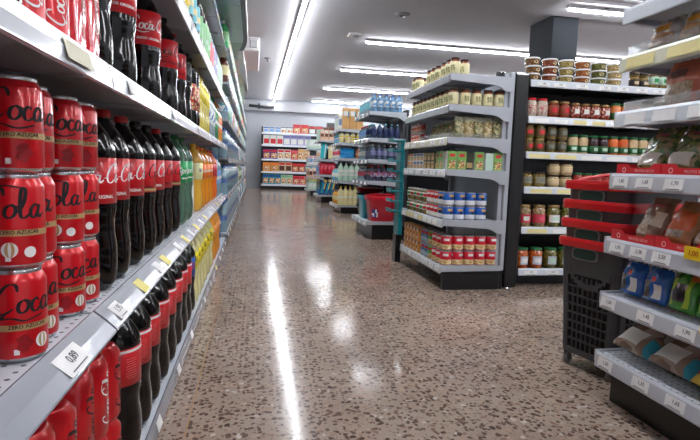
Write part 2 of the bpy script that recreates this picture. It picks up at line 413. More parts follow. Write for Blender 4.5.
# strip lamps
names = ['long lamp running down the aisle']+[f'cross lamp over the gondolas, {q}' for q in ('behind the photographer', 'just ahead of the baskets', 'before the shallow beam', 'first past the pillar', 'second past the pillar', 'third past the pillar', 'last before the back wall', 'short one under the beam')]
HOUS = P('lamp_housing', (150, 148, 150), .5)
for (x, y, L, ax), nm in zip(STRIPS, names):
    zz = CEIL if not (ax == 'x' and 6.05 < y < 6.66) else CEIL-.035
    g = empty('strip_lamp', (x, y, zz)); tag(g, 'white '+nm, 'ceiling lamp', 'strip lamps across the ceiling' if ax == 'x' else None)
    hw, tw = .032, .020
    if ax == 'x':
        if L > XR-x: L = XR-x-.1
        M().box(0, L, -.034, .034, -.042, 0, HOUS).build('housing', g)
        M().box(.01, L-.01, -tw, tw, -.070, -.043, TUBE, .008).build('tube', g)
        for q in (.02, L/2, L-.05): M().box(q, q+.03, -.012, .012, -.0435, -.03, HOUS).build('holder', g)
        for k in range(int((L-.7)/1.05)+1): M().box(.5+k*1.05, .56+k*1.05, -.04, .04, -.02, 0, DARK).build('clip', g)
    else:
        M().box(-.034, .034, 0, L, -.042, 0, HOUS).build('housing', g)
        M().box(-tw, tw, .01, L-.01, -.070, -.043, TUBE, .008).build('tube', g)
        for q in range(0, 22, 3): M().box(-.012, .012, q+.02, q+.05, -.0435, -.03, HOUS).build('holder', g)

# ================================================================ SHELVING
RAILE = P('pale_rail_plastic', (192, 196, 204), .25, 0, .4, noise=.02)
def shelf_bay(name, label, loc, rz, W, D, surf, H, color, backc, tags=None, brackets=(), sides=False, base_in=.03, base_c=BLACK, rail=RAIL, lip=.05, rails=None, group=None, base_top=None, slant=0):
    """front edge on local y=0 looking to -y, width 0..W, depth 0..D. surf = heights of the shelf tops"""
    g = empty(name, loc, rz); tag(g, label, 'shelving', group)
    M().box(.0, W, D, D+.03, surf[0]-.03 if brackets else 0, H, backc, .003).build('back_panel', g)
    bt = (base_top if base_top is not None else surf[0]-.03)
    M().box(.006, W-.006, base_in, D+(.03 if brackets else -.001), 0.0, bt, base_c, .004).build('base_plinth', g)
    for x in (0.02, W-.045):
        M().box(x, x+.025, D-.03, D-.002, bt, H-.01, backc).build('upright', g)
    slants = slant if isinstance(slant, (list, tuple)) else [slant]*len(surf)
    for k, s in enumerate(surf):
        sh = M(); slant = slants[k]
        lp = lip[k] if isinstance(lip, (list, tuple)) else lip
        sh.box(.004, W-.004, .004+slant, D-.031, s-.022, s, color, 0, top=PERF if color is STEEL else color)
        for i in range(1, 3): sh.box(W*i/3-.02, W*i/3+.02, .02+slant, D-.04, s-.034, s-.022, color)
        sh = sh.build('shelf', g)
        rm = rails[k] if rails else rail
        if slant:   # broad sloping rail
            pr = M().prism([(slant+.003, s+.002), (slant-.002, s+.004), (slant*.5-.003, s-lp*.42), (.001, s-lp+.003), (.0, s-lp), (.005, s-lp-.002), (slant*.55+.002, s-lp*.5-.003), (slant+.003, s-.012)], 0, .002, W-.002, rm)
        else:
            pr = M().prism([(.003, s+.004), (-.003, s+.005), (-.008, s-.004), (-.012, s-lip+.004), (-.010, s-lip), (.003, s-lip+.012)], 0, .002, W-.002, rm)
        pr.build('price_rail', sh)
        for b in brackets:
            x0, x1 = (-.010, .002) if b == 0 else (W-.002, W+.010)
            if k == 0: M().prism([(-.004, s+.006), (D-.002, s+.006), (D-.002, s-.03), (-.004, s-.034)], 0, x0, x1, color).build('bracket', sh); continue
            M().prism([(-.004, s+.006), (D-.002, s+.006), (D-.002, s-.088), (D-.035, s-.088), (D-.055, s-.074), (D-.075, s-.062), (D-.11, s-.052), (-.004, s-.034)], 0, x0, x1, color).build('bracket', sh)
        for (x, wd, mt, txt) in (tags or {}).get(k, []):
            t = M(); sl = .008/.045
            if slant:
                L_ = math.hypot(slant, lp)
                fn = lambda u, v, x=x, s=s, lp=lp, L_=L_: (x+u, slant*.5+v*slant/L_-.0050-.0012*(1-(v/.03)**2), s-lp*.5+v*lp/L_+.0020)
                vs, fs = rect2d(wd, L_*.68)
            else:
                fn = lambda u, v, x=x, s=s: (x+u, -.0105-(-v)*sl*.9-.0012, s-.024+v)
                vs, fs = rect2d(wd, lip-.016)
            t.flat(vs, fs, fn, mt)
            # a card has thickness
            t.flat(vs, [f[::-1] for f in fs], lambda u, v, fn=fn: tuple(a+b for a, b in zip(fn(u, v), (0, .0008, 0))), mt)
            if txt:
                q = text2d(txt, .021 if slant else .016, 0, 0); t.flat(q[0], q[1], lambda u, v, fn=fn: tuple(a+b for a, b in zip(fn(u+.004, v+.004), (0, -.0006, 0))), TAGINK)
                q = rect2d(wd*.7, .0022); t.flat(q[0], q[1], lambda u, v, fn=fn: tuple(a+b for a, b in zip(fn(u, v-.0135), (0, -.0006, 0))), TAGINK)
            t.build('price_tag', sh)
    return g

def tagrow(W, n, mats, txts=(None,), wd=.06, x0=.08, seed=0):
    rr = random.Random(seed); out = []
    for i in range(n):
        x = x0+(W-2*x0)*i/max(1, n-1)+rr.uniform(-.02, .02)
        out.append((x, wd, rr.choice(mats), txts[i % len(txts)]))
    return out

# --- the long run on the left, four bays then the far bays
LS = [.06, .50, .975, 1.41, 1.85]; LX = -.262; LLIP = [.042, .037, .042, .08, .042]
bays = [(-.35, 'nearest tall grey bay on the left, stocked with red cans'), (1.055, 'second grey bay on the left, stocked with cola bottles'),
        (2.46, 'third grey bay on the left, lemonade and orange drinks'), (3.865, 'fourth grey bay on the left, end of the sloping soft drinks rails')]
for i, (y, lb) in enumerate(bays):
    W = 1.40; T = {}
    def at(*ys): return ys
    def tg(yw, mt, txt=None, wd=.06): return (yw-y, wd, mt, txt)
    one = lambda lst: [tg(*q) for q in lst if y+.03 < q[0] < y+W-.03]
    T[1] = one([(.852, WHITE, '0,89', .095), (1.135, WHITE, '1,95'), (1.36, YEL), (1.60, WHITE), (1.72, YEL), (2.0, WHITE), (2.2, YEL), (2.4, WHITE), (2.62, YEL), (2.85, WHITE), (3.1, YEL), (3.4, WHITE), (3.7, WHITE), (4.1, YEL), (4.5, WHITE), (4.9, WHITE)])
    T[0] = one([(1.5, WHITE), (1.9, WHITE), (2.3, WHITE), (2.9, WHITE), (3.3, WHITE), (3.8, YEL), (4.2, WHITE), (4.6, WHITE), (5.0, WHITE)])
    T[2] = one([(.86, P('pale_cream_tag', (206, 202, 178), .6), None, .12), (1.2, WHITE), (1.8, WHITE), (2.6, WHITE), (3.2, WHITE), (4.0, WHITE), (4.7, WHITE)])
    T[3] = one([(1.9, WHITE), (2.3, WHITE), (2.8, WHITE), (3.4, WHITE), (4.0, WHITE), (4.6, WHITE)])
    T[4] = one([(3.3+.3*k, WHITE) for k in range(6)])
    shelf_bay('drinks_shelving', lb, (LX, y, 0), PI/2, W, .46, LS, 2.12, STEEL, STEEL, T, base_in=.07, base_c=STEEL, lip=LLIP, slant=[.012, .045, .012, .012, .012], rails=[RAIL, RAIL, RAILE, RAILE, RAILE], group='tall grey bays along the left wall')
LS2 = [.10, .48, .86, 1.24, 1.60, 1.93]
for i in range(5):
    y = 5.29+i*2.44; W = 2.43
    shelf_bay('drinks_shelving', f'{["first", "second", "third", "fourth", "last"][i]} far bay on the left, beyond the soft drinks', (LX, y, 0), PI/2, W, .46, LS2, 2.15, STEEL, STEEL,
              {k: tagrow(W, 6, (WHITE, WHITE, YEL), seed=i*9+k) for k in range(6)} if i < 2 else None, base_in=.05, base_c=STEEL, group='tall grey bays along the left wall')

# --- printed canopy above the left run
g = empty('overhead_canopy', (0, 0, 2.25)); tag(g, 'printed canopy with wavy edge above the left shelves', 'canopy')
PH1 = art('print_sea_green', [(150, 186, 184), (134, 172, 168), (164, 194, 190), (126, 166, 156)], 1.6, .35, .4)
PH2 = art('print_leaf_green', [(124, 160, 134), (140, 172, 142), (116, 150, 126)], 3, .35, .4)
PH3 = art('print_peach', [(222, 172, 150), (210, 156, 136), (230, 190, 170)], 3, .35, .4)
NAVY = P('canopy_slate', (62, 82, 92), .4, 0, .3); CW = P('canopy_white', (232, 232, 234), .4)
def strip(nm, y0, y1, x0, x1f, mat):
    n = 14; m = M(); ys = [y0+(y1-y0)*i/n for i in range(n+1)]
    vs = []
    for y in ys: vs += [(x0 if not callable(x0) else x0(y), y, 0), (x1f(y), y, 0), (x0 if not callable(x0) else x0(y), y, .06), (x1f(y), y, .06)]
    fs = []
    for i in range(n):
        a = 4*i; b = a+4; fs += [(a, b, b+1, a+1), (a+2, a+3, b+3, b+2), (a+1, b+1, b+3, a+3), (a, a+2, b+2, b)]
    fs += [(0, 1, 3, 2), (4*n, 4*n+2, 4*n+3, 4*n+1)]
    m.add(vs, fs, mat); return m.build(nm, g)
edge = lambda y: -.09
def wave(y): return -.145 if y < 6.3 else -.145-.095*(.5-.5*math.cos(min(1, (y-6.3)/1.0)*PI)) if y < 8.3 else -.24+.03*math.sin((y-8.3)*1.2)
strip('printed_panel', 2.5, 5.0, -.79, wave, P('canopy_blue_grey', (150, 176, 184), .35, 0, .4, nscale=3, noise=.15))
strip('printed_panel', 5.01, 6.5, -.79, wave, PH1)
strip('printed_panel', 6.51, 7.6, -.79, wave, PH2)
strip('printed_panel', 7.62, 9.3, -.79, wave, PH3)
strip('printed_panel', 9.32, 12.8, -.79, lambda y: -.21+.05*math.sin((y-9.3)*1.6), PH3)
strip('slate_margin', 2.5, 6.95, lambda y: wave(y)+.001, lambda y: -.10 if y < 6.5 else -.10-.06*(y-6.5)/.45, NAVY)
strip('white_margin', 6.96, 10.6, lambda y: wave(y)+.001 if y < 9.3 else -.20, lambda y: -.16 if y < 8 else -.15, CW)
M().box(-.100, -.092, 2.5, 6.5, -.01, .08, CW).build('white_edging', g)

# --- endcaps and gondolas on the right
AG = 'grey end units along the right of the aisle'
AS = [.16, .47, .805, 1.015, 1.225, 1.42]
TXT = ['1,85', '1,20', '2,15']
WA = .96
tin_unit = shelf_bay('end_shelving', 'grey end unit holding tins and cream labelled jars', (1.24, 4.17, 0), -PI/2, WA, .42, AS, 1.46, STEEL, STEEL,
          {0: tagrow(WA, 9, (WHITE, WHITE), TXT, .075), 1: [(.08+.105*i, .085, P('cream_tag', (226, 214, 150), .6) if i in (1, 2, 4) else WHITE, None) for i in range(8)],
           2: tagrow(WA, 6, (WHITE,), TXT, .1), 3: tagrow(WA, 5, (WHITE,), TXT, .1)}, brackets=(0, 1), base_in=.16, rails=[RAILW, RAILW, RAILW, RAILC, RAIL, RAIL], group=AG, base_top=.128)
M().box(.925, .965, .012, .418, 0, .112, BLACK, .004).build('kick_board', tin_unit)
BS = [.13, .425, .705, .945, 1.185, 1.428]; WB = 1.55
CREAM = P('cream_tag', (226, 214, 150), .6)
jar_unit = shelf_bay('jar_shelving', 'black shelving with jars and tubs behind the shopping baskets', (1.826, 3.26, 0), 0, WB, .44, BS, 1.46, DARK, BLACK,
          {0: tagrow(WB, 8, (WHITE,), TXT, .10), 1: [(.12+.2*i, .15, CREAM if i % 2 == 0 else WHITE, None) for i in range(7)], 2: [(.13+.2*i, .16, CREAM if i in (0, 1, 3, 5) else WHITE, None) for i in range(7)],
           3: [(.10+.2*i, .16, CREAM if i in (0, 1) else WHITE, None) for i in range(7)], 4: [(.1+.145*i, .1, CREAM if i in (2, 3) else WHITE, None) for i in range(10)], 5: tagrow(WB, 10, (WHITE,), TXT, .09)},
          base_in=.12, rails=[RAILW]*6, lip=.044, base_top=.10)
M().box(-.126, -.004, -.02, .94, 0, 1.475, BLACK, .02).build('end_panel', jar_unit)
M().lathe([(.022, 0), (.022, .012), (.008, .014)], CHROME, 12, (-.10, -.045, .002)).build('levelling_foot', jar_unit)
# further end units
for nm, lb, x, y1, W, surf, tagd in (
    ('end_shelving', 'grey end unit with bottled water and plastic buckets', 1.24, 6.42, .84, [.20, .655, .895, 1.13, 1.42], 3),
    ('end_shelving', 'grey end unit with orange boxes and cream bottles', 1.42, 9.62, .86, [.14, .56, .955, 1.22, 1.45], 0),
    ('end_shelving', 'grey end unit with bent blue packs at its foot', 1.40, 12.2, .9, [.17, .62, .96, 1.38], 0),
    ('end_shelving', 'smallest and farthest grey end unit before the back wall', 1.42, 14.6, .9, [.18, .5, .84, 1.27], 0)):
    shelf_bay(nm, lb, (x, y1, 0), -PI/2, W, .42, surf, surf[-1]+.04, STEEL, DARK, {k: tagrow(W, 4, (WHITE,), TXT, .1, seed=k) for k in range(len(surf))},
              brackets=(0, 1), base_in=.07, group=AG, rails=[RAILW]+[RAIL]*(len(surf)-1), base_top=surf[0]-.035)
    if y1 > 5 and y1 < 15:
        tag(M().box(x+.452, 4.9, y1-W-.02, y1+.02, 0, surf[-1]-.02, BLACK, .01).build('gondola'), 'dark back-to-back gondola behind the '+lb.split(' with ')[-1].split(' and ')[0] if 'smallest' not in lb else 'dark gondola behind the farthest grey end unit', 'gondola')
# foreground end unit
ES = [.18, .392, .585, .805, 1.01, 1.19, 1.345]; WE = 1.45; YE = 1.565
def et(ys, txts, w=.07): return [(YE-y, w, WHITE, t) for y, t in zip(ys, txts)]
shelf_bay('snack_shelving', 'nearest end unit at the right with bagged snacks in red trays', (1.205, YE, 0), -PI/2, WE, .42, ES, 1.5, STEEL, DARK,
          {0: et((1.51, 1.345, 1.21, .9), ('1,50', '1,35', '1,65', '1,20')), 1: et((1.52, 1.35, 1.2, .95), ('1,30', '1,45', '1,90', '1,10')), 2: et((1.5, 1.405, 1.31, .9), ('1,95', '2,50', '2,50', '1,10')),
           3: et((1.51, 1.405, 1.29, 1.0), ('1,80', '1,65', '1,70', '1,20')), 4: et((1.47, 1.35, 1.22), (None, None, None), .09), 5: [(YE-1.47, .12, CREAM, None), (YE-1.3, .12, CREAM, None)]},
          brackets=(0,), base_in=.055, rails=[RAILE, RAILE, RAILE, RAILE, RAILW, RAILC, RAILW], group=AG, base_top=.135)
shelf_bay('cereal_shelving', 'dark shelving with cereal boxes against the back wall', (.22, 17.2, 0), 0, 2.9, .4, [.17, .59, 1.0, 1.47, 1.86], 2.08, RAILW, DARK, None, lip=.06, rails=[RAILW]*5, base_in=.03)

# ================================================================ PRODUCTS
# every builder returns the root of one thing, standing on z = 0, its front looking to -y
def can_builder(var, big=False):
    def f():
        h, r = (.137, .039)
        g = empty('cola_can'); k = h/.137
        prof = [(.027, .003, ALU), (.0335, 0, ALU), (.038, .008, REDW), (.039, .014, REDW), (.039, .118, REDW), (.0365, .124, REDW), (.0325, .131, ALU), (.0325, .134, ALU)]
        m = M().lathe(prof, REDW, 32)
        a = -PI/2
        if var != 2:
            q = SCRIPT; m.flat(q[0], q[1], on_cyl(r, .091, a+(1.42 if var == 0 else -1.1), .0195), INK)
        else:
            q = SCRIPT; m.flat(q[0], q[1], on_cyl(r, .091, a+1.42, .0195), INK)
        # gold band with a break
        q = rect2d(.20, .009, 30); m.flat(q[0], q[1], on_cyl(r, .054, a+.2, 1, .0004), GOLD)
        q = text2d('ZERO AZUCAR', .0075, 0, 0); m.flat(q[0], q[1], on_cyl(r, .055, a+.25), INK)
        q = text2d('RECICLAME', .0085, 0, 0)
        m.flat([(-v, u) for u, v in q[0]], q[1], on_cyl(r, .045, a-.75), P('dark_red_ink', (90, 10, 14), .5))
        q = rect2d(.007, .008, 2); m.flat(q[0], q[1], on_cyl(r, .018, a-.15), WHITE)
        if var != 0:      # striped balloon and a white round mark
            for i in range(-2, 3):
                lens = [(i*.0042*math.cos(t)-.0021*math.cos(t), .011*math.sin(t)) for t in [(-PI/2)+PI*j/8 for j in range(9)]]+[(i*.0042*math.cos(t)+.0021*math.cos(t), .011*math.sin(t)) for t in [(PI/2)-PI*j/8 for j in range(9)]]
                m.flat(lens, [tuple(range(18))], on_cyl(r, .03, a+(-.1 if var == 1 else .75), 1, .0009), WHITE if i % 2 == 0 else GOLD)
            if var == 1: q = disc2d(.008, 18); m.flat(q[0], q[1], on_cyl(r, .026, a+.55, 1, .0011), WHITE)
        if var != 1:    # dark leafy mark
            lf = [(.010*math.sin(t)*(1+.25*math.sin(5*t)), .013*math.cos(t)) for t in [2*PI*j/24 for j in range(24)]]
            m.flat(lf, [tuple(range(24))], on_cyl(r, .03, a+(.35 if var == 0 else .1), 1, .0008), P('deep_red_ink', (150, 8, 22), .4))
        m.build('body', g)
        m = M().lathe([(.0325, .134), (.0325, .1365), (.031, .137), (.0295, .1345), (.0285, .1325), (0, .1325)], ALU, 24)
        m.build('lid', g)
        M().tube([(0, -.008, .1338), (0, .008, .1338)], .0016, ALU, 6).build('ring_pull', g)
        return g
    return f

def bottle_prof(h, r, body=None):
    s = h/.40; q = r/.058
    return [(.0, .008*s), (.018*q, .004*s), (.034*q, 0), (.046*q, .004*s), (.055*q, .018*s), (.0585*q, .04*s), (.0585*q, .075*s), (.057*q, .10*s), (.0530*q, .13*s), (.0535*q, .155*s), (.0575*q, .18*s), (.0568*q, .19*s),
            (.0568*q, .292*s), (.0578*q, .297*s), (.0555*q, .312*s), (.049*q, .328*s), (.039*q, .346*s), (.028*q, .362*s), (.018*q, .374*s), (.0145, .380*s), (.0145, .386*s), (.018, .388*s), (.0145, .391*s), (.0135, .396*s)]
def lobed(r0, h):
    def f(r, z, t):
        if z < .17*h: return r*(1-.07*(1-z/(.17*h))*(.5+.5*math.cos(5*t)))
        if z < .44*h: return r*(1+.012*math.cos(10*t))
        if .76*h < z < .93*h: return r*(1+.02*math.cos(8*t))
        return r
    return f
def bottle_builder(name, body, capm, labm, h=.40, r=.058, txt=None, txtm=WHITE, small=None, lz=(.192, .290), k=.0182, font=False, seg=40, band=None, rev=False):
    def f():
        g = empty(name); s = h/.40
        M().lathe(bottle_prof(h, r), body, seg, lobes=lobed(r, h)).build('bottle_body', g)
        m = M().lathe([(.0165, .386*s), (.0175, .388*s), (.0175, .401*s), (.0160, .4035*s), (0, .4035*s)], capm, 20, lobes=lambda rr, z, t: rr*(1+.03*math.cos(20*t)) if rr > .016 else rr)
        m.build('cap', g)
        R = r*.0572/.058+.0008
        m = M().lathe([(R-.001, lz[0]*s), (R, lz[0]*s+.0005), (R, lz[1]*s-.0005), (R-.001, lz[1]*s)], labm, seg)
        zc = (lz[0]+lz[1])/2*s
        if band: m.lathe([(R+.0003, (lz[0]+.004)*s), (R+.0004, (lz[0]+.012)*s)], band, seg)
        if rev:      # the side of the label with the small print and the bar code
            m.lathe([(R+.0003, (lz[1]-.010)*s), (R+.0005, (lz[1]-.0095)*s), (R+.0005, (lz[1]-.004)*s), (R+.0003, (lz[1]-.0035)*s)], WHITE, seg)
            for i in range(9):
                q = rect2d(.030-.006*(i % 3 == 2), .0016, 5); m.flat(q[0], q[1], on_cyl(R, zc+.022*s-.006*i, -PI/2+.55), P('pale_print_red', (236, 120, 120), .5))
            q = rect2d(.020, .020, 4); m.flat(q[0], q[1], on_cyl(R, zc-.026*s, -PI/2-.35), WHITE)
            for i in range(7): q = rect2d(.0012, .016); m.flat(q[0], q[1], on_cyl(R, zc-.026*s, -PI/2-.35+(i-3)*.045, 1, .0012), INK)
            q = rect2d(.018, .014, 4); m.flat(q[0], q[1], on_cyl(R, zc+.008*s, -PI/2-.35), P('pale_print_red', (236, 120, 120), .5))
            m.flat(SCRIPT[0], SCRIPT[1], on_cyl(R, zc, PI/2, k), txtm)
        elif txt == 'script':
            for a in (-PI/2+.2, PI/2+.2): m.flat(SCRIPT[0], SCRIPT[1], on_cyl(R, zc+.010*s, a+.35, k), txtm)
            q = text2d('SABOR ORIGINAL', .0105*s, 0, 0); m.flat(q[0], q[1], on_cyl(R, zc-.034*s, -PI/2+.2), txtm)
            q = text2d('RECICLAME', .013*s, 0, 0); m.flat([(-v, u) for u, v in q[0]], q[1], on_cyl(R, zc+.004, -PI/2-2.1), txtm)
            q = rect2d(.018, .012, 3); m.flat(q[0], q[1], on_cyl(R, zc-.03*s, -PI/2-1.9), WHITE)
        elif txt:
            q = text2d(txt, k, .25 if font else 0, 1)
            for a in (-PI/2, PI/2): m.flat(q[0], q[1], on_cyl(R, zc+.005, a), txtm)
            if small:
                q = rect2d(.05, .006, 6); m.flat(q[0], q[1], on_cyl(R, zc-.028*s, -PI/2), txtm)
        m.build('label_sleeve', g)
        return g
    return f
def plain_bottle(name, body, capm, labm, h, r, stripe=None, seg=14):
    """small far bottle, still a shaped body with cap and label"""
    def f():
        m = M(); s = h
        m.lathe([(0, 0), (r*.9, 0), (r, .03*s), (r*.96, .3*s, labm), (r*.97, .62*s), (r, .66*s), (r*.85, .76*s), (r*.45, .87*s), (r*.26, .9*s, capm), (r*.3, .905*s, capm), (r*.3, s, capm), (0, s, capm)], body, seg)
        m.lathe([(r*1.0, .3*s), (r*1.01, .31*s), (r*1.01, .61*s), (r, .62*s)], labm, seg)
        if stripe: m.lathe([(r*1.03, .40*s), (r*1.03, .48*s)], stripe, seg)
        return m.build(name)
    return f
def jug_builder(name, body, capm, labm, h=.3, w=.11, d=.07):
    """flattened detergent style bottle with a handle bulge"""
    def f():
        m = M(); prof = [(0, 0), (.9, .0), (1, .04), (1, .55), (.86, .72), (.5, .84), (.3, .88), (.28, .9)]
        m.lathe([(a*w/2, z*h) for a, z in prof], body, 20, lobes=lambda r, z, t: r)
        m.v = [(x, y*d/w if z < .86*h else y, z) for x, y, z in m.v]
        m.lathe([(w*.17, .9*h), (w*.17, h), (0, h)], capm, 12)
        vs, fs = rect2d(w*.62, h*.36, 6); m.flat(vs, fs, lambda u, v: (u, -d/2*math.sqrt(max(0, 1-(u/(w/2))**2))-.001, h*.32+v), labm)
        return m.build(name)
    return f
def box_builder(name, w, d, h, base, patches=(), b=.0015, side=()):
    """carton: patches on the front are (cx, cz, w, h, material) in fractions"""
    def f():
        m = M().box(-w/2, w/2, -d/2, d/2, 0, h, base, b)
        for cx, cz, pw, ph, mt in patches:
            q = rect2d(w*pw, h*ph); m.flat(q[0], q[1], on_y(cx*w, -d/2, cz*h), mt)
        for cx, cz, pw, ph, mt in side:
            q = rect2d(d*pw, h*ph); m.flat(q[0], q[1], on_xpos(w/2, cx*d, cz*h), mt)
            m.flat([(-a, b_) for a, b_ in q[0]], q[1], lambda u, v: (-w/2-.0006, cx*d+u, cz*h+v), mt)
        return m.build(name)
    return f
def tin_builder(name, labm, band, h=.10, r=.037, dots=None, head=None):
    def f():
        g = empty(name)
        m = M().lathe([(r*.93, 0), (r, .003), (r*.985, .006), (r*.985, h-.006), (r, h-.003), (r*.96, h), (r*.93, h-.004), (0, h-.004)], ALU, 24); m.build('tin_body', g)
        m = M().lathe([(r*.985, .008), (r*.995, .0085), (r*.995, h-.0085), (r*.985, h-.008)], labm, 24)
        if band: m.lathe([(r*1.0, h*.1), (r*1.003, h*.105), (r*1.003, h*.40), (r*1.0, h*.405)], band, 24)
        for a in (-PI/2, -PI/2+2.1, -PI/2-2.1):
            if head:
                q = rect2d(r*1.0, h*.16, 4); m.flat(q[0], q[1], on_cyl(r, h*.72, a, 1, .0005), head)
            if dots:
                q = disc2d(h*.11, 12); m.flat(q[0], q[1], on_cyl(r, h*.52, a+.2, 1, .0007), dots)
        m.build('label_sleeve', g); return g
    return f
def jar_builder(name, content, labm, lidm, h=.115, r=.036, lz=(.25, .68), patch=None, wrap=2*PI, mini=None):
    def f():
        g = empty(name)
        M().lathe([(0, .002), (r*.9, 0), (r, .006), (r, h*.76), (r*.93, h*.82), (r*.78, h*.87), (r*.78, h*.9)], content, 24).build('glass_jar', g)
        M().lathe([(r*.84, h*.885), (r*.86, h*.89), (r*.86, h*.985), (r*.82, h), (0, h)], lidm, 24).build('lid', g)
        a0 = -PI/2-wrap/2
        m = M()
        if wrap < 6: m.lathe([(r+.0005, h*lz[0]), (r+.0006, h*lz[1])], labm, 16, a0=a0, a1=a0+wrap)
        else: m.lathe([(r+.0002, h*lz[0]), (r+.0006, h*lz[0]+.0005), (r+.0006, h*lz[1]-.0005), (r+.0002, h*lz[1])], labm, 24)
        if patch:
            q = rect2d(r*1.0, h*(lz[1]-lz[0])*.5, 4); m.flat(q[0], q[1], on_cyl(r, h*(lz[0]+lz[1])/2, -PI/2, 1, .0013), patch)
        if mini:
            q = text2d(mini, h*.09, 0, 0); m.flat(q[0], q[1], on_cyl(r, h*(lz[0]+lz[1])/2, -PI/2, 1, .002), INK)
        m.build('label', g); return g
    return f
LIDW = P('white_lid', (238, 238, 236), .35, 0, .3)
def tub_builder(content):
    def f():
        g = empty('deli_tub')
        M().lathe([(0, .001), (.041, 0), (.044, .004), (.0505, .042)], content, 28).build('tub', g)
        M().lathe([(.0500, .042), (.0540, .0425), (.0540, .0495), (.051, .052), (0, .052)], LIDW, 28).build('lid', g)
        m = M(); q = disc2d(.0115, 16, 1.5, .9)
        for a in (-PI/2,): m.flat(q[0], q[1], lambda u, v, a=a: ((.0485+v*.16)*math.cos(a+u/.048), (.0485+v*.16)*math.sin(a+u/.048), .023+v), P('oval_sticker', (214, 196, 150), .5))
        m.build('oval_sticker', g); return g
    return f
def bag_builder(name, w, h, t, zones, base, seed=0, crimp=.1, puff=1, nu=14, nv=18, clip=None):
    """pillow bag standing up: zones = [(u0, u1, v0, v1, material)] on the front, u and v 0..1"""
    def f():
        rr = random.Random(seed); ph = [rr.uniform(0, 6.28) for _ in range(6)]
        m = M(); vs = {}
        for s in (-1, 1):
            for i in range(nu+1):
                for j in range(nv+1):
                    u, v = i/nu, j/nv; a = 2*u-1
                    prof = max(0, 1-abs(a)**2.6)**.6
                    vert = min(1, (v/.06))**.5*(1 if v < .62 else max(.03, math.cos((v-.62)/(1-crimp-.62)*PI/2) if v < 1-crimp else .03)) if True else 1
                    th = t/2*prof*max(.03, vert)*puff
                    wr = .0035*(math.sin(9*u+11*v+ph[0])+math.sin(17*v-7*u+ph[1])+.6*math.sin(31*u+5*v+ph[2]))*(.4+.6*v)
                    ww = w*(1-.10*max(0, math.sin((v)*PI))*0-.12*max(0, v-.6)*(1 if crimp < .2 else 2.2))
                    x = a*ww/2+(.003*math.sin(13*v+ph[3]) if 0 < i < nu else .003*math.sin(13*v+ph[3]))
                    y = s*(th+(wr if 0 < i < nu and 0 < j else 0)) if 0 < i < nu else 0
                    if v > 1-crimp: y = .004*math.sin(a*14+ph[4])+s*.0006
                    vs[s, i, j] = (x, y, v*h)
        L = {}; lst = []
        for k, p in vs.items(): L[k] = len(lst); lst.append(p)
        for s in (-1, 1):
            for i in range(nu):
                for j in range(nv):
                    q = (L[s, i, j], L[s, i+1, j], L[s, i+1, j+1], L[s, i, j+1])
                    if s > 0: q = q[::-1]
                    mt = base; uu, vv = (i+.5)/nu, (j+.5)/nv
                    for u0, u1, v0, v1, mz in zones:
                        if u0 <= uu <= u1 and v0 <= vv <= v1: mt = mz
                    m.f.append(list(q)); m.m.append(m.mi(mt)); m.s.append(True)
        m.v = lst
        g = empty(name); m.build('bag_film', g)
        if clip:
            M().box(-w*.3, w*.3, -.008, .008, h*.9, h*.96, clip, .002).build('clip', g)
        return g
    return f

# ---------------------------------------------------------------- materials of products
CAPR = P('red_cap', (200, 20, 24), .35, 0, .3); CAPB = P('black_cap', (24, 22, 24), .35, 0, .3)
SPG = P('green_bottle', (104, 150, 124), .08, 0, .6, trans=.5, noise=.15); SPL = P('green_label', (0, 158, 82), .35, 0, .3)
ORB = P('orange_drink', (240, 150, 20), .1, 0, .7, trans=.1); YLB = P('yellow_drink', (228, 220, 150), .1, 0, .7, trans=.15)
YL = P('yellow_label', (236, 216, 40), .4, 0, .3); ORL = P('orange_label', (236, 120, 30), .4, 0, .3); BLL = P('blue_label', (24, 84, 170), .35, 0, .3)
WATER = P('water_bottle', (184, 216, 228), .08, 0, .7, trans=.45, noise=.15); WATB = P('blue_water_bottle', (70, 120, 176), .08, 0, .7, trans=.3, noise=.2)
GRY = P('grey_label', (150, 152, 158), .4)
def pal(name, c, **k): return P(name, c, k.pop('rough', .42), 0, k.pop('coat', .25), **k)
CYAN = pal('cyan_print', (120, 196, 208)); LGRN = pal('light_green_print', (140, 200, 140)); PINK = pal('pink_print', (222, 90, 110)); PWHITE = pal('off_white_print', (226, 226, 218))
BLUE = pal('blue_print', (40, 90, 170)); LBLUE = pal('light_blue_print', (120, 160, 210)); YLW = pal('yellow_print', (224, 196, 60)); ORG = pal('orange_print', (232, 120, 50)); GRN = pal('green_print', (30, 150, 80))
LILAC = pal('lilac_print', (170, 168, 206)); REDP = pal('red_print', (206, 30, 40)); BROWN = pal('brown_print', (92, 44, 34)); PURP = pal('purple_print', (96, 40, 120)); TEALP = pal('teal_print', (40, 150, 170)); BEI = pal('beige_print', (214, 190, 150)); TAN = pal('tan_print', (222, 168, 100)); MINT = pal('mint_print', (190, 220, 200)); NVY = pal('navy_print', (26, 40, 90)); CRM = pal('cream_print', (226, 214, 160)); PEACHP = pal('peach_print', (232, 190, 160))

MIX = [art(f'mixed_print_{i}', c, 45) for i, c in enumerate(([(226, 230, 232), (90, 150, 200), (226, 230, 232), (60, 150, 160)], [(226, 230, 226), (110, 180, 120), (232, 200, 90), (226, 230, 232)], [(232, 226, 226), (220, 100, 120), (150, 150, 206), (226, 230, 232)]))]
# ---------------------------------------------------------------- LEFT RUN
UP, MID, LOW = 'on the upper left shelf', 'on the middle left shelf', 'on the bottom left shelf'
rnd = random.Random(3)
def face(y, x=-.33): return math.atan2(-y, -x)+PI/2     # turned towards someone walking up the aisle
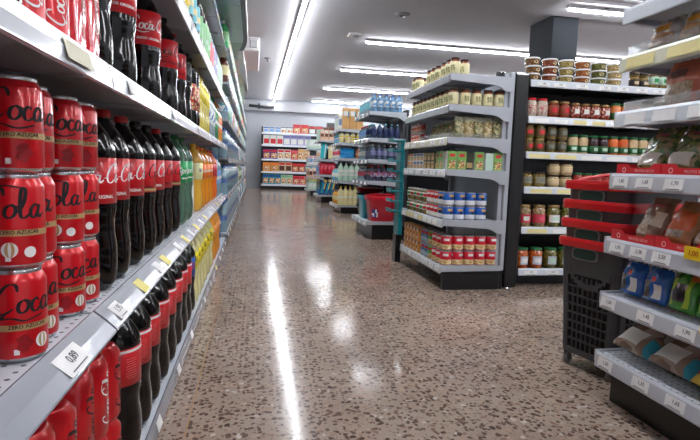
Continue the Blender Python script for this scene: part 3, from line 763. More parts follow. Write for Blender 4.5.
# middle shelf: cola cans, three high
zc = LS[1]+.001
for ci, (x, y) in enumerate([(-.345, .665), (-.345, .827), (-.363, .918), (-.36, 1.053), (-.360, 1.148)]):
    for t in range(3):
        var = [2, 1, 0][t]
        put(f'can{var}', can_builder(var), x+rnd.uniform(-.001, .001), y, zc+.1375*t, face(y)+rnd.uniform(-.15, .15), 'red cola can with black script', MID, 'can', y, t, 'stack', 'red cola cans stacked three high')
# second row of cans behind
for x, y in ((-.435, .82), (-.455, .91), (-.448, 1.05), (-.45, 1.138)):
    for t in range(3):
        put(f'can{t%3}', None, x, y, zc+.1375*t, face(y), 'red cola can behind the front stacks', MID, 'can', y, t, 'stack', 'red cola cans behind the front stacks')
WSC = dict(txt='script', small=True)
COKE = bottle_builder('cola_bottle', COLA, CAPR, REDL, txtm=WHITE, h=.418, r=.060, **WSC)
ZERO = bottle_builder('cola_bottle', COLA, CAPB, REDL, txtm=INK, band=GOLD, h=.418, r=.060, **WSC)
ZERR = bottle_builder('cola_bottle', COLA, CAPR, REDL, txtm=INK, h=.418, r=.060, **WSC)
COKB = bottle_builder('cola_bottle', COLA, CAPB, REDL, txtm=WHITE, h=.418, r=.060, **WSC)
BX = -.372
for y, k, b, d in ((1.257, 'coke', COKE, 'cola bottle, red cap'), (1.385, 'coke', COKE, 'cola bottle, red cap'), (1.569, 'cokb', COKB, 'cola bottle, black cap, white script') if 0 else (1.56, 'coke', COKE, 'cola bottle, red cap'), (1.74, 'zero', ZERO, 'cola bottle, black cap, black script'),
                (1.90, 'cokb', COKB, 'cola bottle, black cap, white script'), (2.08, 'zerr', ZERR, 'cola bottle, red cap, black script'), (2.30, 'zero', ZERO, 'cola bottle, black cap, black script')):
    put(k, b, BX, y, LS[1]+.001, face(y)+.1, d, MID, 'bottle', y, None, 'from near end', 'cola bottles on the middle left shelf')
for y in (1.30, 1.47, 1.65, 1.82, 2.0, 2.19, 2.38):
    put('coke', COKE, BX-.124, y, LS[1]+.001, face(y), 'cola bottle in the second row', MID, 'bottle', y)
for y in (2.54, 2.76):
    put('sprite', bottle_builder('lemonade_bottle', SPG, P('green_cap', (20, 120, 60), .4), SPL, h=.42, r=.060, txt='Sprite', k=.040, font=True, small=True), BX, y, LS[1]+.001, face(y)+1.05, 'green lemonade bottle with green label', MID, 'bottle', y)
put('jug', jug_builder('white_jug', P('milky_plastic', (214, 216, 208), .3, 0, .4), YLW, PWHITE, .34, .17, .11), -.40, 3.03, LS[1]+.001, 1.2, 'milky white jug after the green bottles', MID, 'jug')
put('fanta_y', bottle_builder('orange_drink_bottle', P('amber_drink', (232, 178, 60), .1, 0, .7, trans=.1), P('yellow_cap', (240, 180, 10), .4), P('label_light', (226, 226, 170), .4), h=.41, r=.060, txt='Bi', k=.03, txtm=BLUE), BX, 3.28, LS[1]+.001, 1.0, 'amber drink bottle with yellow cap', MID, 'bottle')
for i, y in enumerate((3.5, 3.78, 4.06)):
    put('fanta', bottle_builder('orange_drink_bottle', ORB, P('orange_cap', (240, 130, 10), .4), ORL, h=.40, r=.060, txt='Fanta', k=.034, font=True, txtm=WHITE), BX, y, LS[1]+.001, face(y)+.9, 'orange drink bottle with orange label', MID, 'bottle', y)
for i, y in enumerate((4.3, 4.52)):
    put('fantar', bottle_builder('orange_drink_bottle', P('deep_orange_drink', (236, 110, 20), .1, 0, .7), CAPR, REDL, h=.40, r=.060, txt='F', k=.05, font=True, txtm=WHITE), BX, y, LS[1]+.001, face(y)+.3, 'deep orange bottle with red cap', MID, 'bottle', y)
for i, y in enumerate((4.72, 4.87, 5.02, 5.17)):
    put('waterm', plain_bottle('water_bottle', WATER, BLUE, LBLUE, .38, .055, WHITE), BX, y, LS[1]+.001, 0, 'pale blue water bottle', MID, 'bottle', y)

# bottom shelf: wrapped packs of cans, then bottles
def pack_builder():
    g = empty('can_pack'); R = .041; n = 3; m = M(); pts = []
    for i in range(n):
        c = (i-(n-1)/2)*.08
        for t in [-.30*PI+.6*PI*j/6 for j in range(7)]: pts.append((c+R*math.sin(t), -.04-R*math.cos(t)))
    pts += [(-x, -y) for x, y in pts]
    h = .170; vs = [(x, y, z) for z, s in ((0, .93), (.01, 1), (.15, 1), (.166, .9), (h, .84)) for x, y in [(px*s, py*s) for px, py in pts]]
    k = len(pts); fs = [(j*k+i, j*k+(i+1) % k, (j+1)*k+(i+1) % k, (j+1)*k+i) for j in range(4) for i in range(k)]+[tuple(range(4*k, 5*k)), tuple(range(k))[::-1]]
    m.add(vs, fs, REDW, True)
    fr = lambda u, v, c=0: (c+R*math.sin(u/R), -.04-R*math.cos(u/R)-.0008, .085+v)
    for i in range(n):
        c = (i-1)*.08; q = SCRIPT
        m.flat([(-v*.0125, u*.0125) for u, v in q[0]], q[1], lambda u, v, c=c: fr(u, v, c), INK if i != 1 else WHITE)
    q = rect2d(.004, .14); m.flat(q[0], q[1], lambda u, v: fr(u+.034, v, -.08), WHITE)
    m.build('wrapped_cans', g)
    return g
for i, y in enumerate((.80, 1.085)):
    for t in range(2):
        put('pack', pack_builder, -.372, y, LS[0]+.001+.171*t, PI/2-.06, 'wrapped pack of tall red cans', LOW, 'can pack', y, t, 'from near end')
L0K = {'coke': bottle_builder('cola_bottle', COLA, CAPR, REDL, h=.385, r=.060, txtm=WHITE, rev=True, **WSC), 'cokb': bottle_builder('cola_bottle', COLA, CAPB, REDL, h=.385, r=.060, txtm=WHITE, rev=True, **WSC), 'zerr': bottle_builder('cola_bottle', COLA, CAPR, REDL, h=.385, r=.060, txtm=INK, rev=True, **WSC)}
for y, k, d in ((1.335, 'coke', 'cola bottle, red cap'), (1.47, 'cokb', 'cola bottle, black cap'), (1.61, 'coke', 'cola bottle, red cap'), (1.78, 'coke', 'cola bottle, red cap'), (1.94, 'zerr', 'cola bottle, black script'), (2.11, 'coke', 'cola bottle, red cap'), (2.27, 'cokb', 'cola bottle, black cap'), (2.42, 'coke', 'cola bottle, red cap')):
    put(k+'s', L0K[k], -.338, y, LS[0]+.001, face(y)+.1, d, LOW, 'bottle', y, None, 'from near end', 'cola bottles on the bottom left shelf')
put('pepsi', bottle_builder('cola_bottle', COLA, BLL, BLL, h=.385, txt='O', k=.05, txtm=REDP), -.338, 2.58, LS[0]+.001, .9, 'cola bottle with blue label', LOW, 'bottle')
for i, y in enumerate((2.74, 2.89, 3.05, 3.24, 3.46, 3.7)):
    put('lemon', bottle_builder('lemon_drink_bottle', YLB, YLW, YL, h=.375, txt='Bi', k=.045, txtm=INK, lz=(.21, .30)), -.338, y, LS[0]+.001, face(y)+.8, 'pale lemon drink bottle with yellow label', LOW, 'bottle', y)
for i, y in enumerate((4.0, 4.2, 4.42)):
    put('oranges', bottle_builder('orange_drink_bottle', ORB, ORL, P('amber_label', (238, 150, 40), .4), h=.375, txt='Fanta', k=.03, font=True), -.338, y, LS[0]+.001, face(y)+.35, 'orange drink bottle', LOW, 'bottle', y)
for i, y in enumerate((4.6, 4.78, 4.96, 5.14)):
    put('waterl', plain_bottle('water_bottle', WATB, BLUE, BLUE, .37, .055, WHITE), BX, y, LS[0]+.001, 0, 'blue water bottle', LOW, 'bottle', y)

# upper shelf
zu = LS[2]+.001
def tall_can(var):
    def f():
        g = empty('tall_can'); r = .037; h = .19
        m = M().lathe([(.026, .003, ALU), (.032, 0, ALU), (r, .01, REDW), (r, h-.022, REDW), (.031, h-.006, ALU), (.031, h-.003, ALU)], REDW, 28)
        m.flat([(-v, u) for u, v in SCRIPT[0]], SCRIPT[1], on_cyl(r, h*.55, -PI/2+.5, .0135), WHITE)
        q = text2d('COCA-COLA', .0095, 0, 0); m.flat(q[0], q[1], on_cyl(r, .02, -PI/2+.4), GOLD)
        m.build('body', g); M().lathe([(.031, h-.003), (.031, h), (.028, h-.002), (0, h-.003)], ALU, 20).build('lid', g); return g
    return f
for y in (.868, .972): put('tall', tall_can(0), -.350, y, zu, face(y)+.1, 'tall red can with white script', UP, 'can', y)
for y in (.868, .972): put('tall', None, -.435, y, zu, face(y), 'tall red can behind its neighbour', UP, 'can', y)
for y in (.70, .785):
    put('dark', bottle_builder('cola_bottle', COLA, CAPB, P('dark_label', (34, 30, 34), .4), h=.35, r=.040, txt='script', txtm=GRY), -.352, y, zu, 0, 'dark cola bottle in clear wrap', UP, 'bottle', y)
def wrap_pack():
    g = empty('wrapped_bottles'); m = M()
    rr = random.Random(5); n = 40; vs = []; H = .30
    prof = [(0, .98), (.02, 1), (.12, 1), (.2, .97), (.26, .8), (.3, .5)]
    for z, s in prof:
        for i in range(n):
            t = 2*PI*i/n; c, q = math.cos(t), math.sin(t); e = .35
            x = .038*s*math.copysign(abs(c)**e, c)+rr.uniform(-.0018, .0018); y = .045*s*math.copysign(abs(q)**e, q)+rr.uniform(-.0018, .0018)
            vs.append((x, y, z))
    fs = [(j*n+i, j*n+(i+1) % n, (j+1)*n+(i+1) % n, (j+1)*n+i) for j in range(len(prof)-1) for i in range(n)]+[tuple(range(n))[::-1], tuple(range(n*(len(prof)-1), n*len(prof)))]
    m.add(vs, fs, P('glossy_red_wrap', (212, 20, 36), .14, 0, 1), True)
    m.build('wrap_film', g)
    for k in (0,):
        q = M(); q.flat([(-b*.010, a*.010) for a, b in SCRIPT[0]], SCRIPT[1], lambda u, v, k=k: (k+u, -.0478, .12+v), WHITE); q.build('script_print', g)
    return g
for y in (1.056, 1.14): put('wrapp', wrap_pack, -.362, y, zu, PI/2, 'pack of red cans in glossy wrap', UP, 'can pack', y)
S35 = dict(h=.394, r=.060)
for y, key, cap, tm, d in ((1.245, 'ud', CAPB, GRY, 'dark cola bottle, grey label'), (1.483, 'ur', CAPR, WHITE, 'cola bottle, plain red label'), (1.85, 'ur', CAPR, WHITE, 'cola bottle, plain red label'),
                        (2.24, 'uz', CAPB, INK, 'cola bottle, black cap and script'), (2.50, 'ur2', CAPR, INK, 'cola bottle, red cap, black script'), (2.70, 'ud', CAPB, GRY, 'dark cola bottle, grey label')):
    lb = P('dark_label', (34, 30, 34), .4) if key == 'ud' else REDL
    put(key, bottle_builder('cola_bottle', COLA, cap, lb, txt='script', txtm=tm, lz=(.20, .31), **S35), BX, y, zu, face(y)+.25, d, UP, 'bottle', y, None, 'from near end', 'cola bottles on the upper left shelf')
for y in (1.38, 1.62, 1.75, 2.0, 2.13, 2.38):
    put('ur', None, BX-.124, y, zu, face(y)+.25, 'cola bottle in the second row', UP, 'bottle', y)
for y in (2.86, 2.99):
    put('pach', bottle_builder('soft_drink_bottle', COLA, CAPB, art('flame_print', [(206, 60, 40), (226, 200, 150), (120, 20, 20)], 90), h=.385, lz=(.10, .24)), -.36, y, zu, .8, 'dark bottle with red flame label', UP, 'bottle', y)
for y in (3.12, 3.25, 3.38, 3.51, 3.64):
    put('ylb', bottle_builder('yellow_tonic_bottle', P('yellow_bottle', (206, 190, 70), .15, 0, .8), YLW, YL, h=.38, txt='O', k=.04, txtm=CRM), -.36, y, zu, .9, 'yellow tonic bottle', UP, 'bottle', y)
for i, y in enumerate((3.78, 3.90, 4.02, 4.14, 4.26)):
    k = i % 2; put(f'wb{k}', plain_bottle('tonic_bottle', (P('clear_bottle', (190, 200, 206), .1, 0, .6, trans=.3), WATER)[k], WHITE, (PWHITE, MIX[0])[k], .37, .05, (BLUE, WHITE)[k]), -.36, y, zu, 0, ('white labelled tonic bottle', 'blue labelled tonic bottle')[k], UP, 'bottle', y)
for y in (4.39, 4.51, 4.64): put('gb', plain_bottle('lemonade_bottle', P('green_bottle2', (30, 130, 80), .15, 0, .6), GRN, GRN, .37, .05, WHITE), -.36, y, zu, 0, 'green bottle', UP, 'bottle', y)
for y in (4.78, 4.9, 5.03, 5.16): put('ob', plain_bottle('orange_drink_bottle', ORB, ORG, ORL, .37, .05, WHITE), -.36, y, zu, 0, 'orange bottle', UP, 'bottle', y)
# third and top shelves
zt = LS[3]+.001; z5 = LS[4]+.001
TH, TP = 'on the shelf above the upper one', 'on the top left shelf'
CL2 = P('clear_bottle', (190, 200, 206), .1, 0, .6, trans=.3)
seq = [(1.9, 'clear bottle with pale label', CL2, WHITE, PWHITE, None), (2.12, 'white bottle', PWHITE, WHITE, PWHITE, LBLUE), (2.3, 'yellow bottle, pale band', YLB, YLW, YLW, CRM), (2.45, 'yellow bottle, pale band', YLB, YLW, YLW, CRM), (2.6, 'yellow bottle, pale band', YLB, YLW, YLW, CRM),
       (2.76, 'black bottle with cyan label', COLA, CAPB, CYAN, CRM), (2.92, 'black bottle with cyan label', COLA, CAPB, CYAN, CRM), (3.08, 'black bottle with cyan label', COLA, CAPB, CYAN, CRM),
       (3.26, 'black bottle with green label', COLA, CAPB, LGRN, None), (3.42, 'black bottle with green label', COLA, CAPB, LGRN, None), (3.6, 'green bottle with green label', LGRN, CAPB, LGRN, MINT), (3.76, 'green bottle with green label', LGRN, CAPB, LGRN, MINT),
       (3.94, 'pink labelled bottle', CL2, REDP, PINK, None), (4.1, 'pink labelled bottle', CL2, REDP, PINK, None), (4.28, 'pale lilac bottle', LILAC, WHITE, LILAC, WHITE), (4.46, 'pale lilac bottle', LILAC, WHITE, LILAC, WHITE),
       (4.64, 'mint bottle', MINT, GRN, MINT, None), (4.82, 'mint bottle', MINT, GRN, MINT, None), (5.0, 'mint bottle', MINT, GRN, MINT, None), (5.16, 'mint bottle', MINT, GRN, MINT, None)]
for y, d, a, b, c, s in seq: put('t'+d, plain_bottle('tall_bottle', a, b, c, .40, .055, s, 18), -.365, y, zt, .9, d, TH, 'bottle', y)
for i in range(11):
    y = 3.2+i*.19; k = i % 3; d = ('pale blue flask', 'lilac flask, red cap', 'cream flask with amber cap')[k]
    put('f'+d, plain_bottle('flask', (LBLUE, LILAC, CRM)[k], (WHITE, CAPR, TAN)[k], (MIX[0], MIX[2], MIX[1])[k], .30, .055, None, 16), -.365, y, z5, .9, d, TP, 'bottle', y)

# far bays: packs of water and mixed household goods
FARK = [('wp', 'pale blue water pack', WATER, WHITE, MIX[0]), ('wg', 'mint bottle', MINT, GRN, MIX[1]), ('wc', 'cyan flask', CYAN, BLUE, MIX[0]), ('ww', 'white flask', PWHITE, REDP, MIX[2]), ('wgn', 'green bottle', GRN, WHITE, LGRN), ('wpk', 'pink flask', PEACHP, WHITE, PINK), ('wbr', 'brown bottle', BROWN, BEI, CRM), ('wl', 'lilac flask', LILAC, BLUE, WHITE)]
FN = ['bottom', 'second', 'third', 'fourth', 'fifth', 'top']
def waterpack():
    m = M()
    for i in (-1, 0, 1):
        for j in (-.5, .5):
            m.lathe([(0, 0), (.043, 0), (.045, .02), (.043, .12, BLUE), (.044, .17), (.044, .2), (.03, .25), (.013, .275, BLUE), (.014, .3, BLUE), (0, .3, BLUE)], WATER, 12, (i*.092, j*.092, 0))
    m.box(-.139, .139, -.093, .093, .02, .19, P('shrink_film', (190, 220, 232), .1, 0, .8, trans=.6, alpha=.45), .01)
    return m.build('water_pack')
for lv, s in enumerate(LS2):
    wp = lv in (0, 1, 2); y = 5.5; i = 0; rr = random.Random(40+lv)
    top = (LS2+[2.3])[lv+1]
    while y < 17.0:
        if wp and (y < 9 or rr.random() < .35):
            put('waterpack', waterpack, -.36, y, s+.001, PI/2, 'shrink-wrapped water bottle pack', f'on the far left bays, {FN[lv]} shelf', 'water pack', y); y += .33
        else:
            k = FARK[rr.randrange(8)]; k = (k[0], k[1].replace('water pack', 'water bottle'))+k[2:]
            for q in range(2):
                put(k[0], plain_bottle('far_bottle' if 'bottle' in k[1] else 'flask', k[2], k[3], k[4], .30, .06, None, 10), -.33, y, s+.001, 0, k[1], f'on the far left bays, {FN[lv]} shelf', 'bottle', y); y += .17 if y < 9 else .26
        i += 1

# ---------------------------------------------------------------- GREY TIN UNIT (first end unit after the baskets)
FL = 'from left'
VEG = art('pickled_vegetables', [(150, 130, 60), (176, 150, 80), (120, 100, 50)], 90, .12, 1, .6)
OLV = art('green_olives', [(118, 116, 48), (142, 132, 60), (98, 96, 40)], 70, .1, 1, 1)
ORJ = art('orange_pickles', [(206, 96, 30), (224, 120, 44), (186, 80, 28)], 60, .1, 1, 1)
BEANS = art('mixed_beans', [(170, 140, 96), (196, 168, 120), (140, 112, 74)], 120, .15, 1, .8)
CRL = P('cream_label', (230, 222, 176), .55, noise=.04); LIDK = P('dark_lid', (60, 44, 38), .3, .3); LIDG = P('green_lid', (30, 110, 60), .35, 0, .3); LIDR = P('red_lid', (200, 40, 40), .35, 0, .3); LIDM = P('brass_lid', (170, 140, 90), .3, .5)
def cream_jar(): return jar_builder('cream_jar', P('chutney_jar', (140, 70, 40), .12, 0, 1, noise=.3), CRL, LIDK, .115, .0335, (.10, .76), art('small_print', [(230, 222, 176), (206, 196, 140), (90, 110, 60), (150, 140, 90)], 200, .55, 0))()
TN = 'on the top of the tin unit'; T5 = 'on the tin unit, second shelf down'
for x, y in [(1.285, y) for y in (3.26, 3.345, 3.43, 3.55, 3.64, 3.73, 4.0, 4.085)]: put('cjar', cream_jar, x, y, AS[5]+.001, -.9, 'jar with cream label', TN, 'jar', y)
for x, y in [(1.365, y) for y in (3.30, 3.60, 3.70, 4.05)]: put('cjar', cream_jar, x, y, AS[5]+.001, -.9, 'cream labelled jar behind the front row', TN, 'jar', y)
for i in range(10): put('cjar', cream_jar, 1.284, 3.262+.088*i, AS[4]+.001, -1.0, 'cream labelled jar by the rail', T5, 'jar', i)
for i in range(4): put('cjar', cream_jar, 1.366+.080*i, 3.262, AS[4]+.001, 0, 'cream labelled jar at the near side', T5, 'jar', i, None, FL)
g = empty('shelf_clip', (1.60, 3.24, AS[5]+.001)); tag(g, 'small black clip standing on the top shelf beside the black panel', 'clip')
M().box(-.022, .022, -.012, .03, 0, .045, BLACK, .004).build('block', g); M().box(-.022, .022, -.02, -.012, .01, .04, CLEAR, .002).build('clear_face', g)
# fourth shelf: red tins and pasta bags in a clear tray
T4 = 'on the tin unit, third shelf down'
def red_tin(): return tin_builder('red_tin', REDP, P('tin_stripe', (236, 190, 180), .4), .072, .034, GOLD, WHITE)()
for i, y in enumerate((3.93, 4.005, 4.08)):
    for t in range(2): put('rtin', red_tin, 1.295, y, AS[3]+.001+.0725*t, -.9, 'small red tin', T4, 'tin', y, t)
PST = art('pasta_shapes', [(206, 180, 120), (180, 150, 90), (226, 206, 150), (150, 130, 70)], 90, .2, .8, .6)
PSG = art('green_pasta', [(120, 120, 60), (176, 160, 100), (96, 104, 52), (206, 190, 130)], 90, .2, .8, .6)
for i in range(6):
    put(f'pbag{i%2}', bag_builder('pasta_bag', .085, .145, .052, [(0, 1, .78, 1, P('film_clear_top', (196, 196, 170), .15, 0, .8)), (.3, .7, .55, .75, (GRN, BROWN)[i % 2])], (PST, PSG)[i % 2], 3+i % 2), 1.345+.0*i, 3.33+.094*i, AS[3]+.004, -PI/2, ('pale pasta bag', 'greenish pasta bag')[i % 2], T4, 'bag', i, tilt=(-.25, 0), group='pasta bags on the tin unit')
for i in range(5):
    put(f'nbag{i%2}', bag_builder('pasta_bag', .072, .145, .042, [(0, 1, .8, 1, P('film_clear_top', (196, 196, 170), .15, 0, .8))], (PSG, PST)[i % 2], 7+i % 2), 1.335+.068*i, 3.262, AS[3]+.004, .1, ('greenish pasta bag at the near side', 'pale pasta bag at the near side')[i % 2], T4, 'bag', i, None, FL, tilt=(-.12, .06), group='pasta bags on the tin unit')
g = empty('clear_tray', (1.25, 3.22, AS[3]+.001)); tag(g, 'clear plastic tray edge in front of the pasta bags', 'tray')
M().box(0, .003, .0, .62, 0, .035, CLEAR).build('front_wall', g); M().box(.003, .36, 0, .003, 0, .035, CLEAR).build('side_wall', g)
# third shelf: cartons
T3 = 'on the tin unit, fourth shelf down'
FOOD = art('food_picture', [(226, 190, 90), (206, 90, 50), (240, 230, 200), (96, 130, 50)], 160, .45)
GBX = pal('fresh_green_box', (120, 176, 84))
gb = box_builder('green_carton', .062, .045, .125, GBX, [(0, .3, .8, .42, FOOD), (0, .78, .6, .16, REDP)], side=[(0, .5, .9, .95, PWHITE)])
for i, (x, mt) in enumerate(((1.285, 0), (1.353, 0), (1.478, 0), (1.548, 1), (1.612, 0))):
    if mt: put('wcart', box_builder('white_carton', .055, .05, .118, PWHITE, [(0, .5, .92, .92, MINT)]), x, 3.25, AS[2]+.001, 0, 'plain pale carton', T3, 'carton')
    else: put('gcart', gb, x, 3.25, AS[2]+.001, 0, 'green carton with red mark at the near side', T3, 'carton', i, None, FL)
put('gap_block', box_builder('dark_gap_block', .05, .05, .115, P('olive_print', (56, 64, 44), .45), [(0, .3, .8, .3, GOLD)]), 1.416, 3.27, AS[2]+.001, 0, 'dark block standing in for a shaded gap', T3, 'carton')  # dark block added in place of the shaded gap between green cartons
for i, y in enumerate((3.34, 3.41)): put('gcart', gb, 1.275, y+.01, AS[2]+.001, -PI/2, 'green carton facing the aisle', T3, 'carton', i)
SB = [('dark food carton', P('olive_print', (56, 64, 44), .45), GOLD), ('blue and white food carton', PWHITE, BLUE), ('orange and white food carton', PWHITE, ORG)]
for i in range(8):
    k = min(2, i//3)
    for t in range(2): put(f'sbx{k}', box_builder('food_carton', .075, .05, .06, SB[k][1], [(0, .35, .8, .5, FOOD), (0, .8, .9, .25, SB[k][2])], side=[(0, .5, .8, .6, SB[k][2])]), 1.275, 3.51+.082*i, AS[2]+.001+.061*t, -PI/2, SB[k][0], T3, 'carton', i, t)
# second shelf: blue tins, red tins, white topped jars
T2 = 'on the tin unit, second shelf from the floor'
def blue_tin(): return tin_builder('blue_tin', P('tin_blue', (36, 100, 190), .35, .1, .3), P('tin_white', (220, 224, 228), .4), .095, .037, INK, P('tin_gold', (206, 160, 90), .4))()
for i in range(4):
    for t in range(2): put('btin', blue_tin, 1.284+.079*i, 3.262, AS[1]+.001+.0955*t, rnd.uniform(-.4, .4), 'blue and white tin at the near side', T2, 'tin', i, t, FL)
for i in range(1):
    for t in range(2): put('btin', blue_tin, 1.284, 3.342, AS[1]+.001+.0955*t, -1.2, 'blue and white tin beside the red ones', T2, 'tin', i, t)
def redl_tin(): return tin_builder('red_tin', REDP, PWHITE, .095, .037, REDP, WHITE)()
for i in range(3):
    for t in range(2): put('rltin', redl_tin, 1.284, 3.424+.079*i, AS[1]+.001+.0955*t, -1.2, 'red and white tin', T2, 'tin', i, t)
for i in range(6):
    k = i % 2
    for t in range(2): put(f'vj{k}', jar_builder('vegetable_jar', (VEG, OLV)[k], PWHITE, LIDW, .092, .037, (.35, .75), (REDP, GRN)[k]), 1.284, 3.67+.080*i, AS[1]+.001+.0925*t, -1.1, ('white lidded jar of beans', 'white lidded jar of olives')[k], T2, 'jar', i, t)
# bottom shelf
T1 = 'on the bottom shelf of the tin unit'
def rw_tin():
    g = tin_builder('red_tin', P('tin_crimson', (210, 30, 56), .35, .1, .3), art('nut_picture', [(226, 200, 140), (196, 160, 96), (240, 222, 180)], 110, .4), .103, .039, None, WHITE)(); return g
for i in range(5):
    for t in range(2): put('rw', rw_tin, 1.287+.0815*i, 3.262, AS[0]+.001+.1035*t, rnd.uniform(-.5, .5), 'crimson tin at the near side', T1, 'tin', i, t, FL)
for i in range(2):
    for t in range(2): put('rw', rw_tin, 1.287, 3.345+.082*i, AS[0]+.001+.1035*t, -1.1, 'crimson tin facing the aisle', T1, 'tin', i, t)
for t in range(2): put('gt', tin_builder('green_tin', pal('tin_green', (70, 160, 60)), FOOD, .103, .039, None, REDP), 1.287, 3.508, AS[0]+.001+.1035*t, -1.1, 'green tin', T1, 'tin', 0, t)
for i in range(2):
    for t in range(2): put('bt2', tin_builder('blue_tin', pal('tin_slate_blue', (84, 120, 160)), pal('tin_slate_light', (150, 176, 196)), .103, .039, None, REDP), 1.287, 3.59+.082*i, AS[0]+.001+.1035*t, -1.1, 'slate blue tin', T1, 'tin', i, t)
for i in range(5):
    for t in range(2): put('obx', box_builder('orange_carton', .078, .06, .10, pal('carton_amber', (214, 140, 40)), [(-.25, .5, .4, .9, art('carton_print', [(214, 140, 40), (40, 34, 40), (232, 226, 214)], 70)), (.25, .8, .4, .25, BROWN)]), 1.282, 3.765+.083*i, AS[0]+.001+.101*t, -PI/2, 'orange carton', T1, 'carton', i, t)
# teal clip rack at the far corner
g = empty('teal_rack', (1.225, 4.185, 0)); tag(g, 'teal plastic rack at the far corner of the tin unit', 'rack')
M().box(-.010, .026, .02, .16, .24, 1.05, TEAL, .003).build('back_plate', g)
for i in range(8):
    z = 1.03-i*.085; M().box(-.085, .012, .004, .175, z, z+.012, TEAL, .003).build('ledge', g)
    M().box(-.085, -.078, .004, .175, z+.012, z+.03, TEAL).build('ledge_lip', g)
M().box(-.02, .03, .04, .14, 0, .24, BLACK, .003).build('foot', g)

# ---------------------------------------------------------------- BLACK JAR SHELVES
YF0 = 3.315
J6, J5, J4, J3, J2, J1 = ['on the '+q for q in ('top of the jar shelving', 'jar shelving, second shelf down', 'jar shelving, third shelf down', 'jar shelving, third from floor', 'jar shelving, second from floor', 'lowest jar shelf')]
TC = [('brown', [(150, 108, 66), (116, 80, 50), (180, 138, 92)]), ('reddish brown', [(160, 86, 60), (130, 66, 46), (190, 120, 84)]), ('yellow green', [(170, 156, 84), (196, 178, 110), (140, 130, 60)]), ('orange brown', [(186, 112, 60), (160, 90, 50), (206, 140, 90)]), ('olive green', [(104, 112, 56), (126, 132, 70), (86, 94, 46)]), ('straw', [(206, 180, 120), (186, 156, 100), (222, 200, 150)])]
for i, (nm, cs) in enumerate(TC):
    for t in range(3):
        mt = art('tub_'+nm.replace(' ', '_'), cs, 90, .15, .8, .5)
        put('tub'+nm, tub_builder(mt), 1.872+.126*i+(.006 if t == 1 else -.006 if t == 2 and i == 0 else 0), YF0+.01, BS[5]+.001+.0525*t, rnd.uniform(-.3, .3), f'white lidded tub of {nm} bites', J6, 'tub', 0, t)
for i in range(2):
    for t in range(2): put('bkj', jar_builder('dark_label_jar', VEG, P('black_label', (52, 46, 42), .5), LIDM, .075, .034, (.2, .75), BEI), 2.66+.078*i, YF0, BS[5]+.001+.0755*t, 0, 'jar with black label', J6, 'jar', i, t, FL)
for i in range(3):
    for t in range(1): put('lgj', jar_builder('pale_label_jar', VEG, MINT, LIDM, .11, .034, (.3, .8), GRN), 2.82+.078*i, YF0, BS[5]+.001, 0, 'jar with pale green label', J6, 'jar', i, None, FL)
for i in range(3): put('blj', jar_builder('pale_label_jar', VEG, CYAN, LIDW, .10, .034, (.3, .8), BLUE), 3.06+.078*i, YF0, BS[5]+.001, 0, 'jar with cyan label', J6, 'jar', i, None, FL)
def row(key, b, n, x0, dx, z, desc, place, cat='jar', h=None, tiers=1):
    for i in range(n):
        for t in range(tiers): put(key, b, x0+dx*i, YF0, z+.001+(h+.0005)*t if h else z+.001, rnd.uniform(-.25, .25), desc, place, cat, i, t if tiers > 1 else None, FL)
SAUCE = art('red_sauce', [(150, 60, 30), (170, 80, 40), (130, 50, 26)], 60, .12, 1, .3)
row('rl', jar_builder('red_lid_jar', P('pale_jar', (206, 196, 176), .15, 0, .8), art('text_print', [(226, 216, 200), (226, 216, 200), (200, 180, 160), (190, 60, 60)], 150, .5), P('bright_red_lid', (210, 20, 34), .3, 0, .4), .13, .037, (.15, .68)), 2, 1.875, .083, BS[4], 'white jar with bright red lid', J5)
row('rp', jar_builder('red_label_jar', SAUCE, P('label_rust', (150, 70, 46), .5), LIDM, .118, .036, (.2, .75), P('tag_red', (216, 36, 50), .4), mini=None), 2, 2.045, .083, BS[4], 'brown jar with square red label', J5)
row('rw_', jar_builder('spread_jar', SAUCE, art('red_white_print', [(176, 60, 44), (226, 200, 180), (150, 50, 40)], 90, .5), LIDM, .112, .0345, (.2, .8), PWHITE), 4, 2.212, .078, BS[4], 'narrow jar with red and white label', J5)
OJ = P('carrot_jar', (222, 130, 70), .15, 0, .9, noise=.15); GLB = P('jar_green_label', (44, 104, 56), .5)
row('og', jar_builder('green_label_jar', OJ, GLB, LIDG, .128, .037, (.12, .48), MINT), 2, 2.53, .082, BS[4], 'orange jar with green label', J5)
row('oo', jar_builder('orange_jar', OJ, P('orange_label2', (226, 120, 70), .5), LIDM, .12, .036, (.15, .5), PWHITE), 2, 2.70, .08, BS[4], 'orange jar without green', J5)
row('rk', jar_builder('spread_jar', BEANS, art('red_white_print', [(176, 60, 44), (226, 200, 180), (150, 50, 40)], 90, .5), LIDM, .12, .036, (.2, .8), PINK), 5, 2.87, .08, BS[4], 'brown jar, red printed label', J5)
row('v1', jar_builder('olive_jar', OLV, P('label_brown', (110, 80, 44), .5), LIDM, .095, .037, (.2, .75), P('tag_red', (216, 36, 50), .4)), 2, 1.868, .085, BS[3], 'olive jar with red square', J4, h=.095, tiers=2)
row('v2', jar_builder('olive_jar', VEG, P('label_dim', (90, 84, 64), .5), LIDK, .095, .037, (.2, .75), P('tag_grey', (120, 122, 112), .5)), 2, 2.04, .085, BS[3], 'dim brown jar with grey square', J4, h=.095, tiers=2)
BJ = P('bean_jar', (206, 178, 134), .15, 0, .9, noise=.12); PJ = P('beetroot_jar', (56, 22, 30), .1, 0, 1, noise=.2); OR2 = P('pumpkin_jar', (224, 104, 40), .12, 0, .9, noise=.12)
gl = lambda c, nm='green_label_jar': jar_builder(nm, c, GLB, LIDG, .135, .036, (.12, .45), MINT)
row('g1', gl(BJ), 2, 2.213, .08, BS[3], 'beige bean jar, green label', J4); row('g2', gl(PJ), 2, 2.373, .08, BS[3], 'dark beetroot jar, green label', J4)
